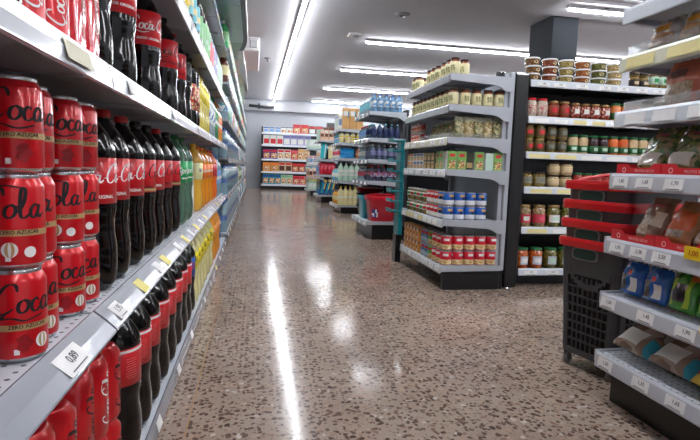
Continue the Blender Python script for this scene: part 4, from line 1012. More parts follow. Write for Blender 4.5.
row('g3', gl(OR2), 2, 2.533, .08, BS[3], 'orange pumpkin jar, green label', J4); row('g1b', gl(BJ), 3, 2.693, .08, BS[3], 'beige bean jar right of the pumpkin', J4); row('g3', None, 3, 2.935, .08, BS[3], 'orange jar at the far right', J4)
row('k1', jar_builder('antipasti_jar', VEG, P('label_mix', (140, 134, 110), .5), LIDK, .105, .044, (.25, .7), P('tag_grey', (120, 122, 112), .5), 2.4), 2, 1.872, .098, BS[2], 'jar of dark antipasti', J3)
row('k2', jar_builder('chickpea_jar', art('chickpeas', [(196, 170, 124), (212, 190, 146), (176, 150, 106)], 100, .15, 1, .6), P('label_sand', (206, 184, 140), .5), LIDK, .088, .044, (.2, .7), BEI), 2, 2.078, .098, BS[2], 'jar of chickpeas', J3, h=.088, tiers=2)
row('k3', jar_builder('red_green_jar', P('pepper_jar', (170, 60, 50), .15, 0, .9, noise=.3), GLB, LIDG, .108, .0345, (.08, .38), MINT), 4, 2.275, .076, BS[2], 'red jar with green label', J3)
row('k4', jar_builder('red_green_jar', ORJ, GLB, LIDG, .108, .0345, (.08, .38), MINT), 8, 2.58, .076, BS[2], 'orange jar with low green label', J3)
row('b1', jar_builder('pickle_jar', BEANS, P('label_rose', (206, 60, 76), .5), LIDM, .155, .047, (.2, .58), PWHITE, 3.2), 1, 1.875, .113, BS[1], 'large jar with white and rose label', J2)
row('b2', jar_builder('pickle_jar', BEANS, P('label_rose', (206, 60, 76), .5), LIDM, .155, .047, (.2, .58), PINK, 3.2), 1, 1.988, .113, BS[1], 'large jar with rose label', J2)
row('b3', jar_builder('pickle_jar', OLV, PWHITE, LIDM, .155, .047, (.22, .56), MINT, 2.0), 6, 2.101, .113, BS[1], 'large jar of green olives', J2)
row('b4', jar_builder('pickle_jar', ORJ, P('label_grey_white', (190, 200, 204), .5), LIDG, .145, .048, (.2, .6), WHITE, 1.5), 2, 1.875, .112, BS[0], 'large jar of orange pickles, green lid', J1)
row('b5', jar_builder('pickle_jar', OLV, P('label_grey_white', (190, 200, 204), .5), LIDG, .145, .048, (.2, .6), MINT, 1.5), 6, 2.10, .112, BS[0], 'large jar of green gherkins, green lid', J1)

# ---------------------------------------------------------------- SHOPPING BASKETS
RING = P('basket_ring_grey', (112, 114, 116), .35); BKB = P('basket_charcoal', (70, 71, 74), .42, 0, .15, noise=.08); BKD = P('basket_slot_shade', (20, 20, 22), .6); RIMR = P('basket_red', (214, 18, 32), .28, 0, .5); PANEL = P('basket_dark_green', (34, 66, 60), .35, 0, .3)
def basket(full):
    def f():
        g = empty('shopping_basket'); Z1 = .545; zb = .060 if full else .36
        def half(z): k = (z-.045)/.5; return .128+.022*k, .195+.022*k          # half width (x), half depth (y)
        m = M()
        def rr_(z, ins=0):
            hx, hy = half(z); hx -= ins; hy -= ins; r = .03; out = []
            for cx, cy, a in ((hx-r, -hy+r, -PI/2), (hx-r, hy-r, 0), (-hx+r, hy-r, PI/2), (-hx+r, -hy+r, PI)):
                for j in range(5): t = a+PI/2*j/4; out.append((cx+r*math.cos(t), cy+r*math.sin(t), z))
            return out
        zs = [zb, zb+.02, .25 if full else .42, Z1-.03]; n = 20; ins = .007 if full else .003
        vs = []
        for z in zs: vs += rr_(z, ins)
        for z in zs[::-1]: vs += rr_(z, ins+.003)
        R = len(zs)*2; fs = [(j*n+i, j*n+(i+1) % n, (j+1)*n+(i+1) % n, (j+1)*n+i) for j in range(R-1) for i in range(n)]
        fs.append(tuple(range(n))[::-1]); fs.append(tuple(range((R-1)*n, R*n)))
        m.add(vs, fs, BKD if full else BKB, False)  # near-black colour on the wheeled basket's solid shell imitates shade in the slots
        if full:
            # bars of the grille on the four sides, solid band and corner posts
            def face(side, s, z, out=0):
                hx, hy = half(z)
                if side == 0: return (s*(hx-.026), -hy-out, z)
                if side == 1: return (-hx-out, -s*(hy-.026), z)
                if side == 2: return (hx+out, s*(hy-.026), z)
                return (-s*(hx-.026), hy+out, z)
            def patch(side, s0, s1, z0, z1, mat, out=.0, th=.008):
                a = [face(side, s, z, o) for o in (out, out-th) for s, z in ((s0, z0), (s1, z0), (s1, z1), (s0, z1))]
                m.add(a, [(0, 1, 2, 3), (7, 6, 5, 4), (0, 4, 5, 1), (1, 5, 6, 2), (2, 6, 7, 3), (3, 7, 4, 0)], mat)
            for sd in range(4):
                patch(sd, -1.02, 1.02, .395, .515, BKB); patch(sd, -1.02, 1.02, .060, .085, BKB)
                patch(sd, -1.02, -.86, .085, .395, BKB); patch(sd, .86, 1.02, .085, .395, BKB)
                nb = 8 if sd in (0, 3) else 12
                for i in range(1, nb):
                    s = -.86+1.72*i/nb; patch(sd, s-.022, s+.022, .085, .345, BKB)
                for i in range(1, 8):
                    z = .085+.26*i/7; patch(sd, -.86, .86, z-.0035, z+.0035, BKB)
                # swooping band above the grille with raised emblem bars
                for i in range(12):
                    s0 = -.86+1.72*i/12; s1 = s0+1.72/12; zc_ = .345+.05*((s0+s1)/2)**2*1.6; patch(sd, s0, s1, zc_-.004, zc_+.018, BKB, .002)
                for i in range(5):
                    s = -.45+.2*i; patch(sd, s-.05, s+.05, .365, .388, BKB, .001)
            for cx, cy in ((1, -1), (1, 1), (-1, 1), (-1, -1)):
                a = {(1, -1): -PI/2, (1, 1): 0, (-1, 1): PI/2, (-1, -1): PI}[cx, cy]
                vs = []
                for z in (.060, .515):
                    hx, hy = half(z); 
                    for j in range(6): t = a+PI/2*j/5; vs.append((cx*(hx-.03)+.03*math.cos(t), cy*(hy-.03)+.03*math.sin(t), z))
                m.add(vs, [(j, j+1, j+7, j+6) for j in range(5)], BKB, True)
        m.build('body', g)
        # rolled red rim, wider than the body, lip turned down
        m = M(); hx, hy = half(Z1); secs = [(-.002, Z1-.034), (.010, Z1-.036), (.013, Z1-.012), (.010, Z1), (-.004, Z1), (-.006, Z1-.006)]
        def ring(e, z, r=.034):
            out = []
            for cx, cy, a in ((hx+e-r, -hy-e+r, -PI/2), (hx+e-r, hy+e-r, 0), (-hx-e+r, hy+e-r, PI/2), (-hx-e+r, -hy-e+r, PI)):
                for j in range(7): t = a+PI/2*j/6; out.append((cx+r*math.cos(t), cy+r*math.sin(t), z))
            return out
        vs = []; n = 28
        for e, z in secs: vs += ring(e, z)
        k = len(secs); m.add(vs, [(j*n+i, j*n+(i+1) % n, ((j+1) % k)*n+(i+1) % n, ((j+1) % k)*n+i) for j in range(k) for i in range(n)], RIMR)
        m.build('rim', g)
        # moulded hand hole with a raised edge
        hx, hy = half(.48)
        for yy, sg in ((-hy, 1), (hy, -1)):
            m = M()
            o = [(.055*math.copysign(abs(math.cos(t))**.5, math.cos(t)), .02*math.copysign(abs(math.sin(t))**.5, math.sin(t))) for t in [2*PI*j/28 for j in range(28)]]
            yb = yy-sg*.0035
            m.add([(x-.02, yb, .484+z) for x, z in o], [tuple(range(28))[::sg]], PANEL)
            i_ = [(x*1.13, z*1.25) for x, z in o]
            vs = [(x-.02, yb-sg*.001, .484+z) for x, z in o]+[(x-.02, yb-sg*.001, .484+z) for x, z in i_]+[(x-.02, yb+sg*.003, .484+z) for x, z in i_]
            m.add(vs, [(j, (j+1) % 28, 28+(j+1) % 28, 28+j) for j in range(28)]+[(28+j, 28+(j+1) % 28, 56+(j+1) % 28, 56+j) for j in range(28)], RING)
            m.build('hand_hole', g)
        if full:
            for cx in (-.105, .105):
                for cy in (-.172, .172):
                    w = M().lathe([(0, -.009), (.016, -.009), (.022, -.006), (.022, .006), (.016, .009), (0, .009)], P('wheel_grey', (120, 118, 112), .4), 16)
                    w.v = [(x*1, y*1, z) for x, y, z in w.v]; w.v = [(z+cx, x+cy, y+.0225) for x, y, z in w.v]; wo = w.build('wheel', g)
                    b = M(); b.box(cx-.012, cx-.0095, cy-.010, cy+.010, -.0+.022, .061, CHROME); b.box(cx+.0095, cx+.012, cy-.010, cy+.010, .022, .061, CHROME); b.box(cx-.012, cx+.012, cy-.012, cy+.012, .056, .0615, CHROME); b.build('wheel_bracket', wo)
        return g
    return f
bc = (1.519, 1.85); brz = -math.radians(76.1)
for i, (full, nm) in enumerate(((True, 'charcoal wheeled basket with red rim, bottom of the stack'), (False, 'charcoal basket with red rim, second from the bottom of the stack'), (False, 'charcoal basket with red rim, second from the top of the stack'), (False, 'charcoal basket with red rim and raised handle, top of the stack'))):
    if full: o = basket(True)()
    else: o = basket(False)() if i == 1 else copy_tree(bk)
    if i == 1: bk = o
    o.location = (bc[0]+.003*i, bc[1], .078*i); o.rotation_euler = (0, 0, brz); tag(o, nm, 'basket', 'nested shopping baskets')
    if i == 3:
        hx, hy = .15, .217
        pts = [(-hx-.004, -.17, .53), (-hx-.004, -.12, .548), (-hx-.004, .0, .566), (-hx+.005, .14, .578), (-hx+.05, hy-.02, .584), (hx-.05, hy-.02, .584), (hx-.005, .14, .578), (hx+.004, 0, .566), (hx+.004, -.12, .548), (hx+.004, -.17, .53)]
        m = M(); sp = [Vector(p) for p in pts]
        for a, b in zip(sp[:-1], sp[1:]): pass
        m.tube(pts, .0085, RIMR, 8); m.build('handle', o)

# ---------------------------------------------------------------- SNACK UNIT, NEAREST AT THE RIGHT
def sn(key, b, y, lv, desc, where, cat='bag', tilt=-.35, dx=.075, rz=-PI/2, order=0, dz=.004, dirn='from far end'):
    return put(key, b, 1.205+dx, y, ES[lv]+max(dz, .026*math.sin(-tilt)+.002), rz, desc, where, cat, order, None, dirn, tilt=(tilt, 0))
W0, W1, W2, W3, W4, W5 = 'on the lowest snack shelf', 'on the second snack shelf', 'on the third snack shelf', 'on the fourth snack shelf', 'on the fifth snack shelf', 'on the sixth snack shelf'
GRIT = art('seed_mix', [(150, 112, 80), (110, 78, 56), (196, 168, 130), (70, 50, 40)], 110, .25, .6, .5); NUTS = art('peanuts', [(214, 190, 160), (226, 206, 180), (190, 160, 128)], 65, .25, .5, 1)
FILM = P('milky_film', (206, 206, 204), .15, 0, .9, noise=.2, nscale=25, bump=.4); SUNF = art('sunflower_seeds', [(60, 54, 60), (190, 186, 180), (30, 28, 34)], 110, .3, .5, .4, stretch=(1, 1, .35))
b_grey = bag_builder('snack_bag', .165, .225, .07, [(.3, .55, .14, .3, GRIT), (.87, 1, .0, .3, TEALP), (.15, .7, .06, .36, PWHITE), (.1, .9, .5, .62, P('amber_stripe', (226, 170, 90), .4))], art('kraft_film_print', [(150, 126, 108), (176, 160, 146), (120, 100, 84), (196, 188, 178)], 16, .2, .8) or P('kraft_film', (186, 172, 160), .2, 0, .8, noise=.3, bump=.4), 11)
for i, y in enumerate((1.475, 1.31)): sn('gb0', b_grey, y, 0, 'pale film snack bag lying back', W0, tilt=-1.02, dx=.05, order=-y, dz=.034)
sn('ry', bag_builder('snack_bag', .15, .20, .07, [(.2, .8, .08, .5, art('cookie_print', [(226, 150, 60), (206, 100, 40), (240, 190, 90), (150, 50, 40)], 40)), (0, 1, .0, .1, YLW), (.3, .7, .6, .75, YLW)], REDP, 12), 1.155, 0, 'red and yellow snack bag', W0, tilt=-1.05, dx=.05, dz=.034)
bb = bag_builder('seed_bag', .098, .135, .05, [(.05, .4, .1, .5, SUNF), (.55, .85, .12, .42, PWHITE), (.35, .55, .5, .62, REDP), (0, 1, .86, 1, art('crimp_print', [(40, 60, 90), (206, 206, 200), (30, 40, 60)], 120))], P('bag_blue', (26, 96, 180), .2, 0, .8, noise=.12, bump=.3), 13)
gb_ = bag_builder('seed_bag', .098, .138, .05, [(.3, .7, .2, .62, SUNF), (.12, .88, .1, .72, P('bag_lime', (170, 200, 60), .25, 0, .7)), (.75, .95, .66, .76, ORG), (0, 1, .86, 1, art('crimp_print2', [(60, 90, 50), (206, 206, 180), (40, 60, 30)], 120))], P('bag_green', (70, 150, 50), .2, 0, .8, noise=.12, bump=.3), 14)
gb_ = bag_builder('seed_bag', .098, .138, .05, [(.12, .3, .1, .72, P('bag_lime', (170, 200, 60), .25, 0, .7)), (.7, .88, .1, .72, P('bag_lime', (170, 200, 60), .25, 0, .7)), (.3, .7, .22, .62, SUNF), (.75, .95, .74, .82, ORG), (0, 1, .86, 1, art('crimp_print2', [(60, 90, 50), (206, 206, 180), (40, 60, 30)], 120))], P('bag_green', (70, 150, 50), .2, 0, .8, noise=.12, bump=.3), 14)
for y in (1.505, 1.40): sn('sbb', bb, y, 1, 'blue seed bag', W1, order=-y, tilt=-.2, dx=.062)
for y in (1.295, 1.19, 1.085): sn('sgb', gb_, y, 1, 'green seed bag', W1, order=-y, tilt=-.2, dx=.062)
# red open cardboard trays
RC = P('tray_red', (214, 30, 44), .45, 0, .2); RCD = P('tray_print_pale', (240, 170, 170), .5)
def tray_b():
    g = empty('red_tray'); W = .192; m = M()
    prof = [(-W/2, 0), (W/2, 0), (W/2, .036), (W/2-.03, .036), (W/2-.042, .024), (-W/2+.062, .024), (-W/2+.05, .036), (-W/2, .036)]
    m.prism(prof, 1, -.002, .0, RC)
    m.build('front_wall', g)
    m = M(); m.box(-W/2, W/2, 0, .22, 0, .002, P('tray_inside', (190, 160, 140), .7)); m.box(-W/2, -W/2+.002, 0, .22, .002, .036, RC); m.box(W/2-.002, W/2, 0, .22, .002, .036, RC); m.box(-W/2, W/2, .22, .222, 0, .036, RC)
    m.build('tray_body', g)
    m = M(); q = text2d('FRUTOS SECOS', .012, 0, 0); m.flat(q[0], q[1], on_y(.03, -.002, .013), RCD); m.build('printed_text', g); m = M()
    q = disc2d(.009, 16); 
    o, i_ = q[0], [(a*.6, b*.6) for a, b in q[0]]
    m.flat(o+i_, [(j, (j+1) % 16, 16+(j+1) % 16, 16+j) for j in range(16)], on_y(-.06, -.002, .016), RCD); m.build('printed_emblem', g)
    return g
for lv, wh in ((2, W2), (3, W3)):
    for i in range(3): put('tray', tray_b, 1.216, 1.462-.196*i, ES[lv]+.001, -PI/2, 'red open cardboard tray', wh, 'tray', i, None, 'from far end')
LEAF = art('mixed_seeds_green', [(96, 130, 70), (150, 160, 90), (76, 110, 56), (190, 170, 120)], 60, .2, .9, .3)
br = bag_builder('nut_bag', .105, .15, .05, [(.25, .75, .7, .84, PINK), (.1, .6, .05, .5, NUTS), (.6, .9, .3, .6, P('bag_cream', (226, 206, 180), .3, 0, .6))], P('bag_brown', (150, 110, 86), .2, 0, .8, noise=.3, bump=.5), 15)
orr = bag_builder('nut_bag', .105, .145, .05, [(.1, .9, .3, .7, P('bag_orange2', (236, 110, 50), .25, 0, .8)), (.2, .8, .1, .3, NUTS)], P('bag_tan', (206, 140, 84), .2, 0, .8, noise=.3, bump=.5), 16)
for i, y in enumerate((1.455, 1.34, 1.225, 1.11)):
    sn('br' if i % 2 == 0 else 'or', br if i % 2 == 0 else orr, y, 2, ('brown nut bag in the red trays', 'orange nut bag in the red trays')[i % 2], W2, order=i, tilt=-.45, dx=.062, dz=.008)
gr = bag_builder('seed_mix_bag', .12, .165, .055, [(.28, .72, .72, .86, P('oval_red', (170, 40, 44), .4)), (.15, .85, .05, .36, P('film_white', (232, 224, 204), .15, 0, .9, noise=.2))], LEAF, 17)
for i, y in enumerate((1.475, 1.35, 1.225, 1.10)): sn('gr', gr, y, 3, 'green seed mix bag in the red trays', W3, order=i, tilt=-.5, dx=.062, dz=.008)
# fifth: clear trays, big peanut bag, tilted clear pack, low red packs
pb = bag_builder('peanut_bag', .135, .138, .06, [(.12, .88, .05, .5, NUTS), (.3, .7, .6, .75, P('oval_brown', (96, 50, 40), .4))], P('bag_rust', (190, 100, 70), .22, 0, .8, noise=.2, bump=.4), 18)
for i, y in enumerate((1.36, 1.21)): sn('pb', pb, y, 4, 'rust brown bag of peanuts', W4, order=i, tilt=-.05, dx=.06)
put('cp', bag_builder('clear_pack', .10, .14, .03, [], P('clear_film', (170, 176, 178), .08, 0, 1, trans=.5, noise=.2), 19), 1.29, 1.475, ES[4]+.016, -PI/2, 'empty looking clear pack leaning beside the peanuts', W4, 'bag', tilt=(-.9, 0))
for i, y in enumerate((1.53, 1.47)): put('rp_', box_builder('red_pack', .05, .10, .028, REDP, [(0, .5, .8, .4, WHITE)], .006), 1.37, y, ES[4]+.001, -PI/2, 'low red pack', W4, 'pack', i, None, 'from far end')
def cl_tray():
    g = empty('clear_tray'); m = M(); m.box(0, .003, 0, .45, 0, .035, CLEAR); m.build('front_wall', g); m = M(); m.box(.003, .3, .447, .45, 0, .035, CLEAR); m.build('side_wall', g); return g
for lv, wh in ((4, W4), (5, W5)):
    put('cltray', cl_tray, 1.213, 1.10, ES[lv]+.001, 0, 'clear plastic tray edge', wh, 'tray')
bd = bag_builder('bread_snack_bag', .12, .112, .06, [(.1, .9, .05, .45, art('toasted_bites', [(206, 150, 96), (226, 180, 130), (176, 116, 70)], 60, .3, .5, .6)), (.3, .75, .5, .72, P('label_amber', (226, 160, 60), .4))], P('hazy_film', (190, 182, 172), .12, 0, 1, noise=.15, bump=.4), 20)
for i, y in enumerate((1.475, 1.35, 1.225, 1.10)): sn('bd', bd, y, 5, 'hazy bag of toasted bites', W5, order=i, tilt=-.3, dx=.07)
for lv, y, wh in ((2, 1.195, W2), (1, 1.12, W1)):
    g = empty('offer_card', (1.190, y, ES[lv]-.008)); tag(g, 'yellow offer card hanging '+('under the red trays' if lv == 2 else 'beside the green seed bags'), 'price card')
    m = M(); m.box(-.0008, .0008, -.03, .03, 0, .036, P('offer_yellow', (244, 206, 30), .5)); q = text2d('1,00', .02, 0, 0); m.flat(q[0], q[1], on_xneg(-.0008, 0, .018), P('offer_red', (200, 60, 30), .5)); m.build('card', g)

# ---------------------------------------------------------------- WATER AND BUCKET UNIT
B_ = [.20, .655, .895, 1.13, 1.42]
BT = 'on top of the water unit'
wb2 = lambda a, b, c, h=.17, nm='water_bottle': plain_bottle(nm, a, b, c, h, .033, None, 16)
for j in range(2):
    for i in range(5): put('wbt', wb2(P('light_blue_bottle', (130, 176, 214), .08, 0, .7, trans=.4, noise=.2), BLUE, MIX[0], .2), 1.30+.072*i, 5.64+.075*j, B_[4]+.001, 0, ('blue water bottle, near row', 'blue water bottle, second row')[j], BT, 'bottle', i, None, FL)
for i in range(6): put('wbw', wb2(WATER, WHITE, CYAN, .18), 1.285, 5.80+.085*i, B_[4]+.001, 0, 'clear water bottle at the rail', BT, 'bottle', i)
for lv, nm, c in ((3, 'fourth', (P('dark_blue_bottle', (44, 64, 100), .1, 0, .9, trans=.2), CYAN, NVY)), (2, 'third', (P('slate_bottle', (96, 112, 140), .1, 0, .9, trans=.4), WHITE, P('violet_label', (120, 120, 160), .4))), (1, 'second', (P('dusky_bottle', (86, 88, 116), .1, 0, .9, trans=.4), REDP, art('plum_print', [(130, 80, 120), (190, 190, 210), (60, 50, 90), (190, 40, 60)], 60)))):
    pl = f'on the water unit, {nm} shelf from floor'
    for i in range(5): put(f'db{lv}', wb2(*c, .165 if lv > 1 else .175), 1.30+.068*i, 5.635, B_[lv]+.001, 0, 'small dark bottle, near row', pl, 'bottle', i, None, FL)
    for i in range(3): put(f'db{lv}', None, 1.30, 5.72+.075*i, B_[lv]+.001, 0, 'small dark bottle at the rail', pl, 'bottle', i)
    for i in range(5): put(f'wbr{lv}', wb2(WATER, (WHITE, WHITE, REDP)[lv-1], (PINK, PWHITE, LBLUE)[lv-1], .165), 1.30, 5.96+.08*i, B_[lv]+.001, 0, 'small clear bottle at the rail', pl, 'bottle', i)
def tub_bucket(name, c, w, d, h, handle=True, lab=None):
    def f():
        g = empty(name); m = M(); n = 24
        def rg(z, k, ins=0):
            out = []
            for i in range(n):
                t = 2*PI*i/n; cc, ss = math.cos(t), math.sin(t); out.append((math.copysign(abs(cc)**.4, cc)*(w/2*k-ins), math.copysign(abs(ss)**.4, ss)*(d/2*k-ins), z))
            return out
        lv = [(0, .78, 0), (h*.8, .96, 0), (h*.82, 1.0, -.006), (h*.97, 1.02, -.008), (h, 1.02, -.004), (h, 1.0, .006), (h*.2, .82, .006)]
        vs = []
        for z, k, ins in lv: vs += rg(z, k, ins)
        fs = [(j*n+i, j*n+(i+1) % n, (j+1)*n+(i+1) % n, (j+1)*n+i) for j in range(len(lv)-1) for i in range(n)]+[tuple(range(n))[::-1], tuple(range(n*(len(lv)-1), n*len(lv)))]
        m.add(vs, fs, c, True); m.build('bucket_body', g)
        if handle:
            M().tube([(-w*.52, 0, h*.93), (-w*.5, -d*.2, h*1.02), (-w*.2, -d*.42, h*1.07), (w*.2, -d*.42, h*1.07), (w*.5, -d*.2, h*1.02), (w*.52, 0, h*.93)], .009, c, 8).build('carry_handle', g)
        if lab:
            q = rect2d(.07, .09, 3); M().flat(q[0], q[1], lambda u, v: (-w*.28+u, -d/2*(.78+.18*((h*.32+v)/(h*.8)))-.004, h*.32+v), lab).build('sticker', g)
        return g
    return f
o = tub_bucket('mop_bucket', P('bucket_red', (226, 24, 48), .3, 0, .4), .345, .29, .29, True, art('sticker_blue', [(40, 60, 150), (226, 226, 230), (30, 40, 110)], 50))(); o.location = (1.442, 5.745, B_[0]+.001); tag(o, 'bright red plastic bucket with carrying handle on the lowest shelf', 'bucket')
o = tub_bucket('mop_bucket', P('bucket_turquoise', (40, 168, 190), .3, 0, .4), .30, .24, .27, False)(); o.location = (1.372, 6.055, B_[0]+.001); o.rotation_euler.z = -PI/2; tag(o, 'turquoise plastic bucket behind the red one', 'bucket')
for t in range(2):
    o = tub_bucket('stacked_crate', P('crate_black', (30, 28, 30), .4), .32, .17, .145, False)(); o.location = (1.44, 6.31, B_[0]+.001+.146*t)
    tag(o, 'black storage crate behind the turquoise bucket, '+('bottom' if t == 0 else 'top')+' of two', 'crate', 'black crates behind the buckets')
o = tub_bucket('stacked_crate', P('crate_red_rim', (190, 26, 34), .4), .33, .17, .06, False)(); o.location = (1.44, 6.31, B_[0]+.001+.292); tag(o, 'flat red crate resting on the black crates behind the buckets', 'crate')

# ---------------------------------------------------------------- ORANGE BOX UNIT
C_ = [.14, .56, .955, 1.22, 1.45]; CT = 'on top of the orange box unit'; CY = 8.82
ob = box_builder('orange_carton', .115, .14, .36, TAN, [(0, .74, .8, .22, PWHITE), (.3, .7, .2, .3, TEALP)], side=[(0, .74, .9, .22, PWHITE)])
for i in range(3): put('obx2', ob, 1.54+.12*i, CY+.02, C_[4]+.001, 0, 'tall orange carton', CT, 'carton', i, None, FL)
for i in range(3): put('wbx', box_builder('white_carton', .13, .10, .27-.0, PWHITE, [(0, .5, .7, .3, MINT), (0, .85, .9, .1, LBLUE)], side=[(0, .5, .8, .4, LBLUE)]), 1.485, 9.03+.16*i, C_[4]+.001, -PI/2, 'white carton at the rail', CT, 'carton', i)
cb = plain_bottle('cream_bottle', CRM, WHITE, YLW, .19, .045, WHITE, 14)
for i in range(4): put('cb', cb, 1.475+.098*i, CY, C_[3]+.001, 0, 'cream bottle, near row', 'on the fourth shelf under the orange cartons', 'bottle', i, None, FL)
for i in range(3): put('cbb', plain_bottle('cyan_bottle', CYAN, WHITE, LBLUE, .19, .045, WHITE, 14), 1.475, 9.0+.2*i, C_[3]+.001, 0, 'cyan bottle at the rail', 'on the fourth shelf under the orange cartons', 'bottle', i)
put('bp', bag_builder('blue_pack', .24, .17, .12, [], P('pack_blue', (20, 140, 206), .3, 0, .5, noise=.15, bump=.4), 31, .04), 1.585, CY+.02, C_[2]+.003, 0, 'bright blue pack', 'on the orange box unit, middle shelf', 'pack')
put('op', plain_bottle('orange_bottle', ORG, PWHITE, ORG, .18, .05, PWHITE, 14), 1.79, CY, C_[2]+.001, 0, 'orange and white bottle', 'beside the bright blue pack', 'bottle')
for i in range(4): put('wr', plain_bottle('white_bottle', PWHITE, WHITE, PINK, .2, .05, None, 14), 1.475, 9.0+.16*i, C_[2]+.001, 0, 'white bottle with pink label', 'on the orange box unit, middle shelf', 'bottle', i)
for i in range(4): put('mb', plain_bottle('mint_bottle', MINT, WHITE, PWHITE, .32, .048, MINT, 14), 1.475+.095*i, CY, C_[1]+.001, 0, 'tall mint bottle', 'on the orange box unit, second shelf', 'bottle', i, None, FL)
for i in range(4): put('mbb', plain_bottle('cyan_bottle2', CYAN, WHITE, PWHITE, .22, .05, None, 14), 1.475, 9.0+.16*i, C_[1]+.001, 0, 'cyan bottle at the rail', 'on the orange box unit, second shelf', 'bottle', i)
for i in range(4): put('yb', plain_bottle('cream_bottle', CRM, YLW, CRM, .33, .048, PWHITE, 14), 1.485+.085*i, CY, C_[0]+.001, 0, 'tall cream bottle with yellow cap', 'on the lowest shelf, orange box unit', 'bottle', i, None, FL)
for i in range(3): put('ab', plain_bottle('amber_bottle', pal('amber_print', (226, 160, 60)), WHITE, CRM, .25, .05, None, 14), 1.48, 9.02+.18*i, C_[0]+.001, 0, 'amber bottle at the rail', 'on the lowest shelf, orange box unit', 'bottle', i)

# ---------------------------------------------------------------- BENT BLUE PACK UNIT AND THE FARTHEST ONE
D_ = [.17, .62, .96, 1.38]; DY = 11.37
for i in range(4): put('br4', box_builder('brown_carton', .085, .1, .22, PEACHP, [(0, .5, .8, .3, BROWN), (0, .85, .9, .15, PWHITE)], side=[(0, .5, .8, .4, BROWN)]), 1.46+.095*i, DY, D_[3]+.001, 0, 'peach and brown carton', 'on top of the blue pack unit', 'carton', i, None, FL)
for i in range(3): put('wt4', box_builder('mint_carton', .12, .1, .25, MINT, [(0, .5, .8, .3, PWHITE)]), 1.47, 11.6+.2*i, D_[3]+.001, -PI/2, 'mint carton at the rail', 'on top of the blue pack unit', 'carton', i)
put('cyp', box_builder('cyan_pack', .12, .1, .36, pal('bright_cyan', (40, 190, 206)), [(0, .5, .2, .9, WHITE)], .02), 1.50, DY+.05, D_[2]+.02, .5, 'bright cyan pack', 'on the third shelf, blue pack unit', 'pack', tilt=(0, .12))
put('crb', box_builder('cream_carton', .17, .1, .29, CRM, [(.35, .5, .15, .9, YLW), (0, .8, .5, .2, WHITE)], .01), 1.70, DY, D_[2]+.001, 0, 'cream carton with yellow edge', 'on the third shelf, blue pack unit', 'carton')
for i in range(3): put('wtt', plain_bottle('white_bottle3', PWHITE, LBLUE, PEACHP, .25, .05, None, 12), 1.47, 11.66+.18*i, D_[2]+.001, 0, 'white bottle at the rail', 'on the third shelf, blue pack unit', 'bottle', i)
for i in range(4): put('rpk', bag_builder('red_pack', .1, .27, .09, [(.2, .8, .45, .75, PINK)], P('pack_red', (206, 30, 54), .3, 0, .5, noise=.2), 32, .05), 1.47+.088*i, DY, D_[1]+.003, 0, 'red pack', 'on the second shelf, blue pack unit', 'pack', i, None, FL)
for i in range(3): put('lpk', plain_bottle('lilac_bottle', LILAC, REDP, LBLUE, .26, .05, None, 12), 1.47, 11.62+.18*i, D_[1]+.001, 0, 'lilac bottle at the rail', 'on the second shelf, blue pack unit', 'bottle', i)
for i in range(3): put('bpk', box_builder('blue_pack', .082, .08, .33, BLUE, [(-.2, .4, .5, .7, TEALP), (.2, .6, .3, .5, YLW), (0, .93, .9, .12, YLW)], .012, side=[(0, .5, .7, .8, TEALP)]), 1.49+.10*i, DY-.01, D_[0]+.022, 0, 'leaning blue pack with yellow stripe', 'on the lowest shelf, blue pack unit', 'pack', i, None, FL, tilt=(0, .22))
for i in range(3): put('bpk', None, 1.49, 11.62+.2*i, D_[0]+.001, -1.4, 'blue pack at the rail', 'on the lowest shelf, blue pack unit', 'pack', i)
E2 = [.18, .5, .84, 1.27]; EY = 13.77
for lv in range(4):
    cs = [(MINT, WHITE, LGRN), (PEACHP, BROWN, PWHITE), (PWHITE, LBLUE, PINK), (MINT, WHITE, PWHITE)][lv]
    nm = ('mint', 'peach', 'white', 'pale green')[lv]; pl = ('on the lowest shelf of the farthest end unit', 'on the farthest end unit, second shelf', 'on the farthest end unit, third shelf', 'on top of the farthest end unit')[lv]
    for i in range(3): put(f'e2{lv}', box_builder('far_carton', .10, .1, .24, cs[0], [(0, .5, .8, .4, cs[1]), (0, .85, .7, .15, cs[2])], side=[(0, .5, .8, .5, cs[1])]), 1.49+.1*i, EY, E2[lv]+.001, 0, nm+' carton', pl, 'carton', i, None, FL)
    for i in range(3): put(f'e2{lv}', None, 1.485, 14.0+.2*i, E2[lv]+.001, -PI/2, nm+' carton at the rail', pl, 'carton', i)

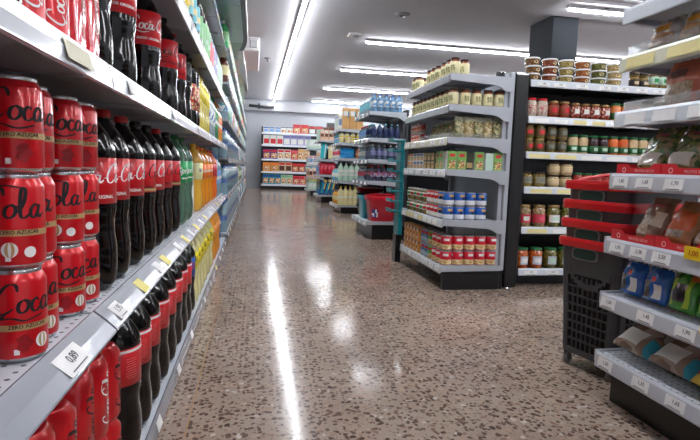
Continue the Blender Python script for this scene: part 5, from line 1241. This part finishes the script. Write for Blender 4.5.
# ---------------------------------------------------------------- CEREAL SHELVES ON THE BACK WALL
def cer(base, mid, topc, w=.2, h=.3): return box_builder('cereal_box', w, .07, h, base, [(0, .36, .8, .5, mid), (0, .82, .9, .22, topc)], .002, side=[(0, .5, .6, .8, topc)])
CP = art('cereal_bowl', [(214, 150, 90), (240, 220, 190), (176, 90, 60), (226, 180, 120)], 22)
rows = [(4, [(3, .19, .19, PWHITE, LBLUE, BLUE, 'low blue and white box'), (2, .2, .17, PWHITE, CP, WHITE, 'low white box'), (2, .26, .30, REDP, CP, REDP, 'bright red box'), (2, .24, .27, BROWN, PWHITE, REDP, 'dark brown box'), (2, .2, .25, P('rust_print', (130, 50, 30), .4), CP, BROWN, 'rust brown box')]),
        (3, [(3, .22, .31, PWHITE, REDP, WHITE, 'white box with red mark'), (4, .23, .33, LILAC, PWHITE, P('periwinkle', (120, 124, 190), .4), 'lilac box')]),
        (2, [(2, .24, .32, PURP, CP, REDP, 'purple box'), (2, .22, .33, PWHITE, CP, REDP, 'white box with bowl picture'), (1, .23, .32, REDP, CP, PINK, 'red box with bowl picture'), (2, .2, .36, BEI, CP, TAN, 'tan box')]),
        (1, [(2, .26, .30, pal('cereal_amber', (226, 150, 50)), CP, ORG, 'orange amber box'), (2, .22, .32, BEI, BROWN, REDP, 'beige and brown box'), (2, .22, .29, P('cereal_dark_red', (150, 34, 36), .4), CP, REDP, 'dark red box'), (2, .2, .28, TEALP, PWHITE, LILAC, 'teal and white box')]),
        (0, [(3, .2, .33, TEALP, CP, BLUE, 'teal box with bowl picture'), (2, .2, .32, MINT, CP, LGRN, 'mint box with bowl picture'), (2, .22, .29, PINK, CP, REDP, 'rose box'), (2, .2, .24, YLW, BROWN, YLW, 'yellow and brown box')])]
for lv, gs in rows:
    x = .27
    for n, w_, h_, a, b, c, d in gs:
        for i in range(n):
            put('cer'+d, cer(a, b, c, w_-.012, h_), x+w_/2, 17.27, [.17, .59, 1.0, 1.47, 1.86][lv]+.001, 0, d, ('on the lowest cereal shelf', 'on the second cereal shelf', 'on the middle cereal shelf', 'on the fourth cereal shelf', 'on the top cereal shelf')[lv], 'cereal box', i, None, FL); x += w_
write_labels()
print('objects', len(bpy.data.objects), 'things', sum(1 for o in bpy.data.objects if o.parent is None))
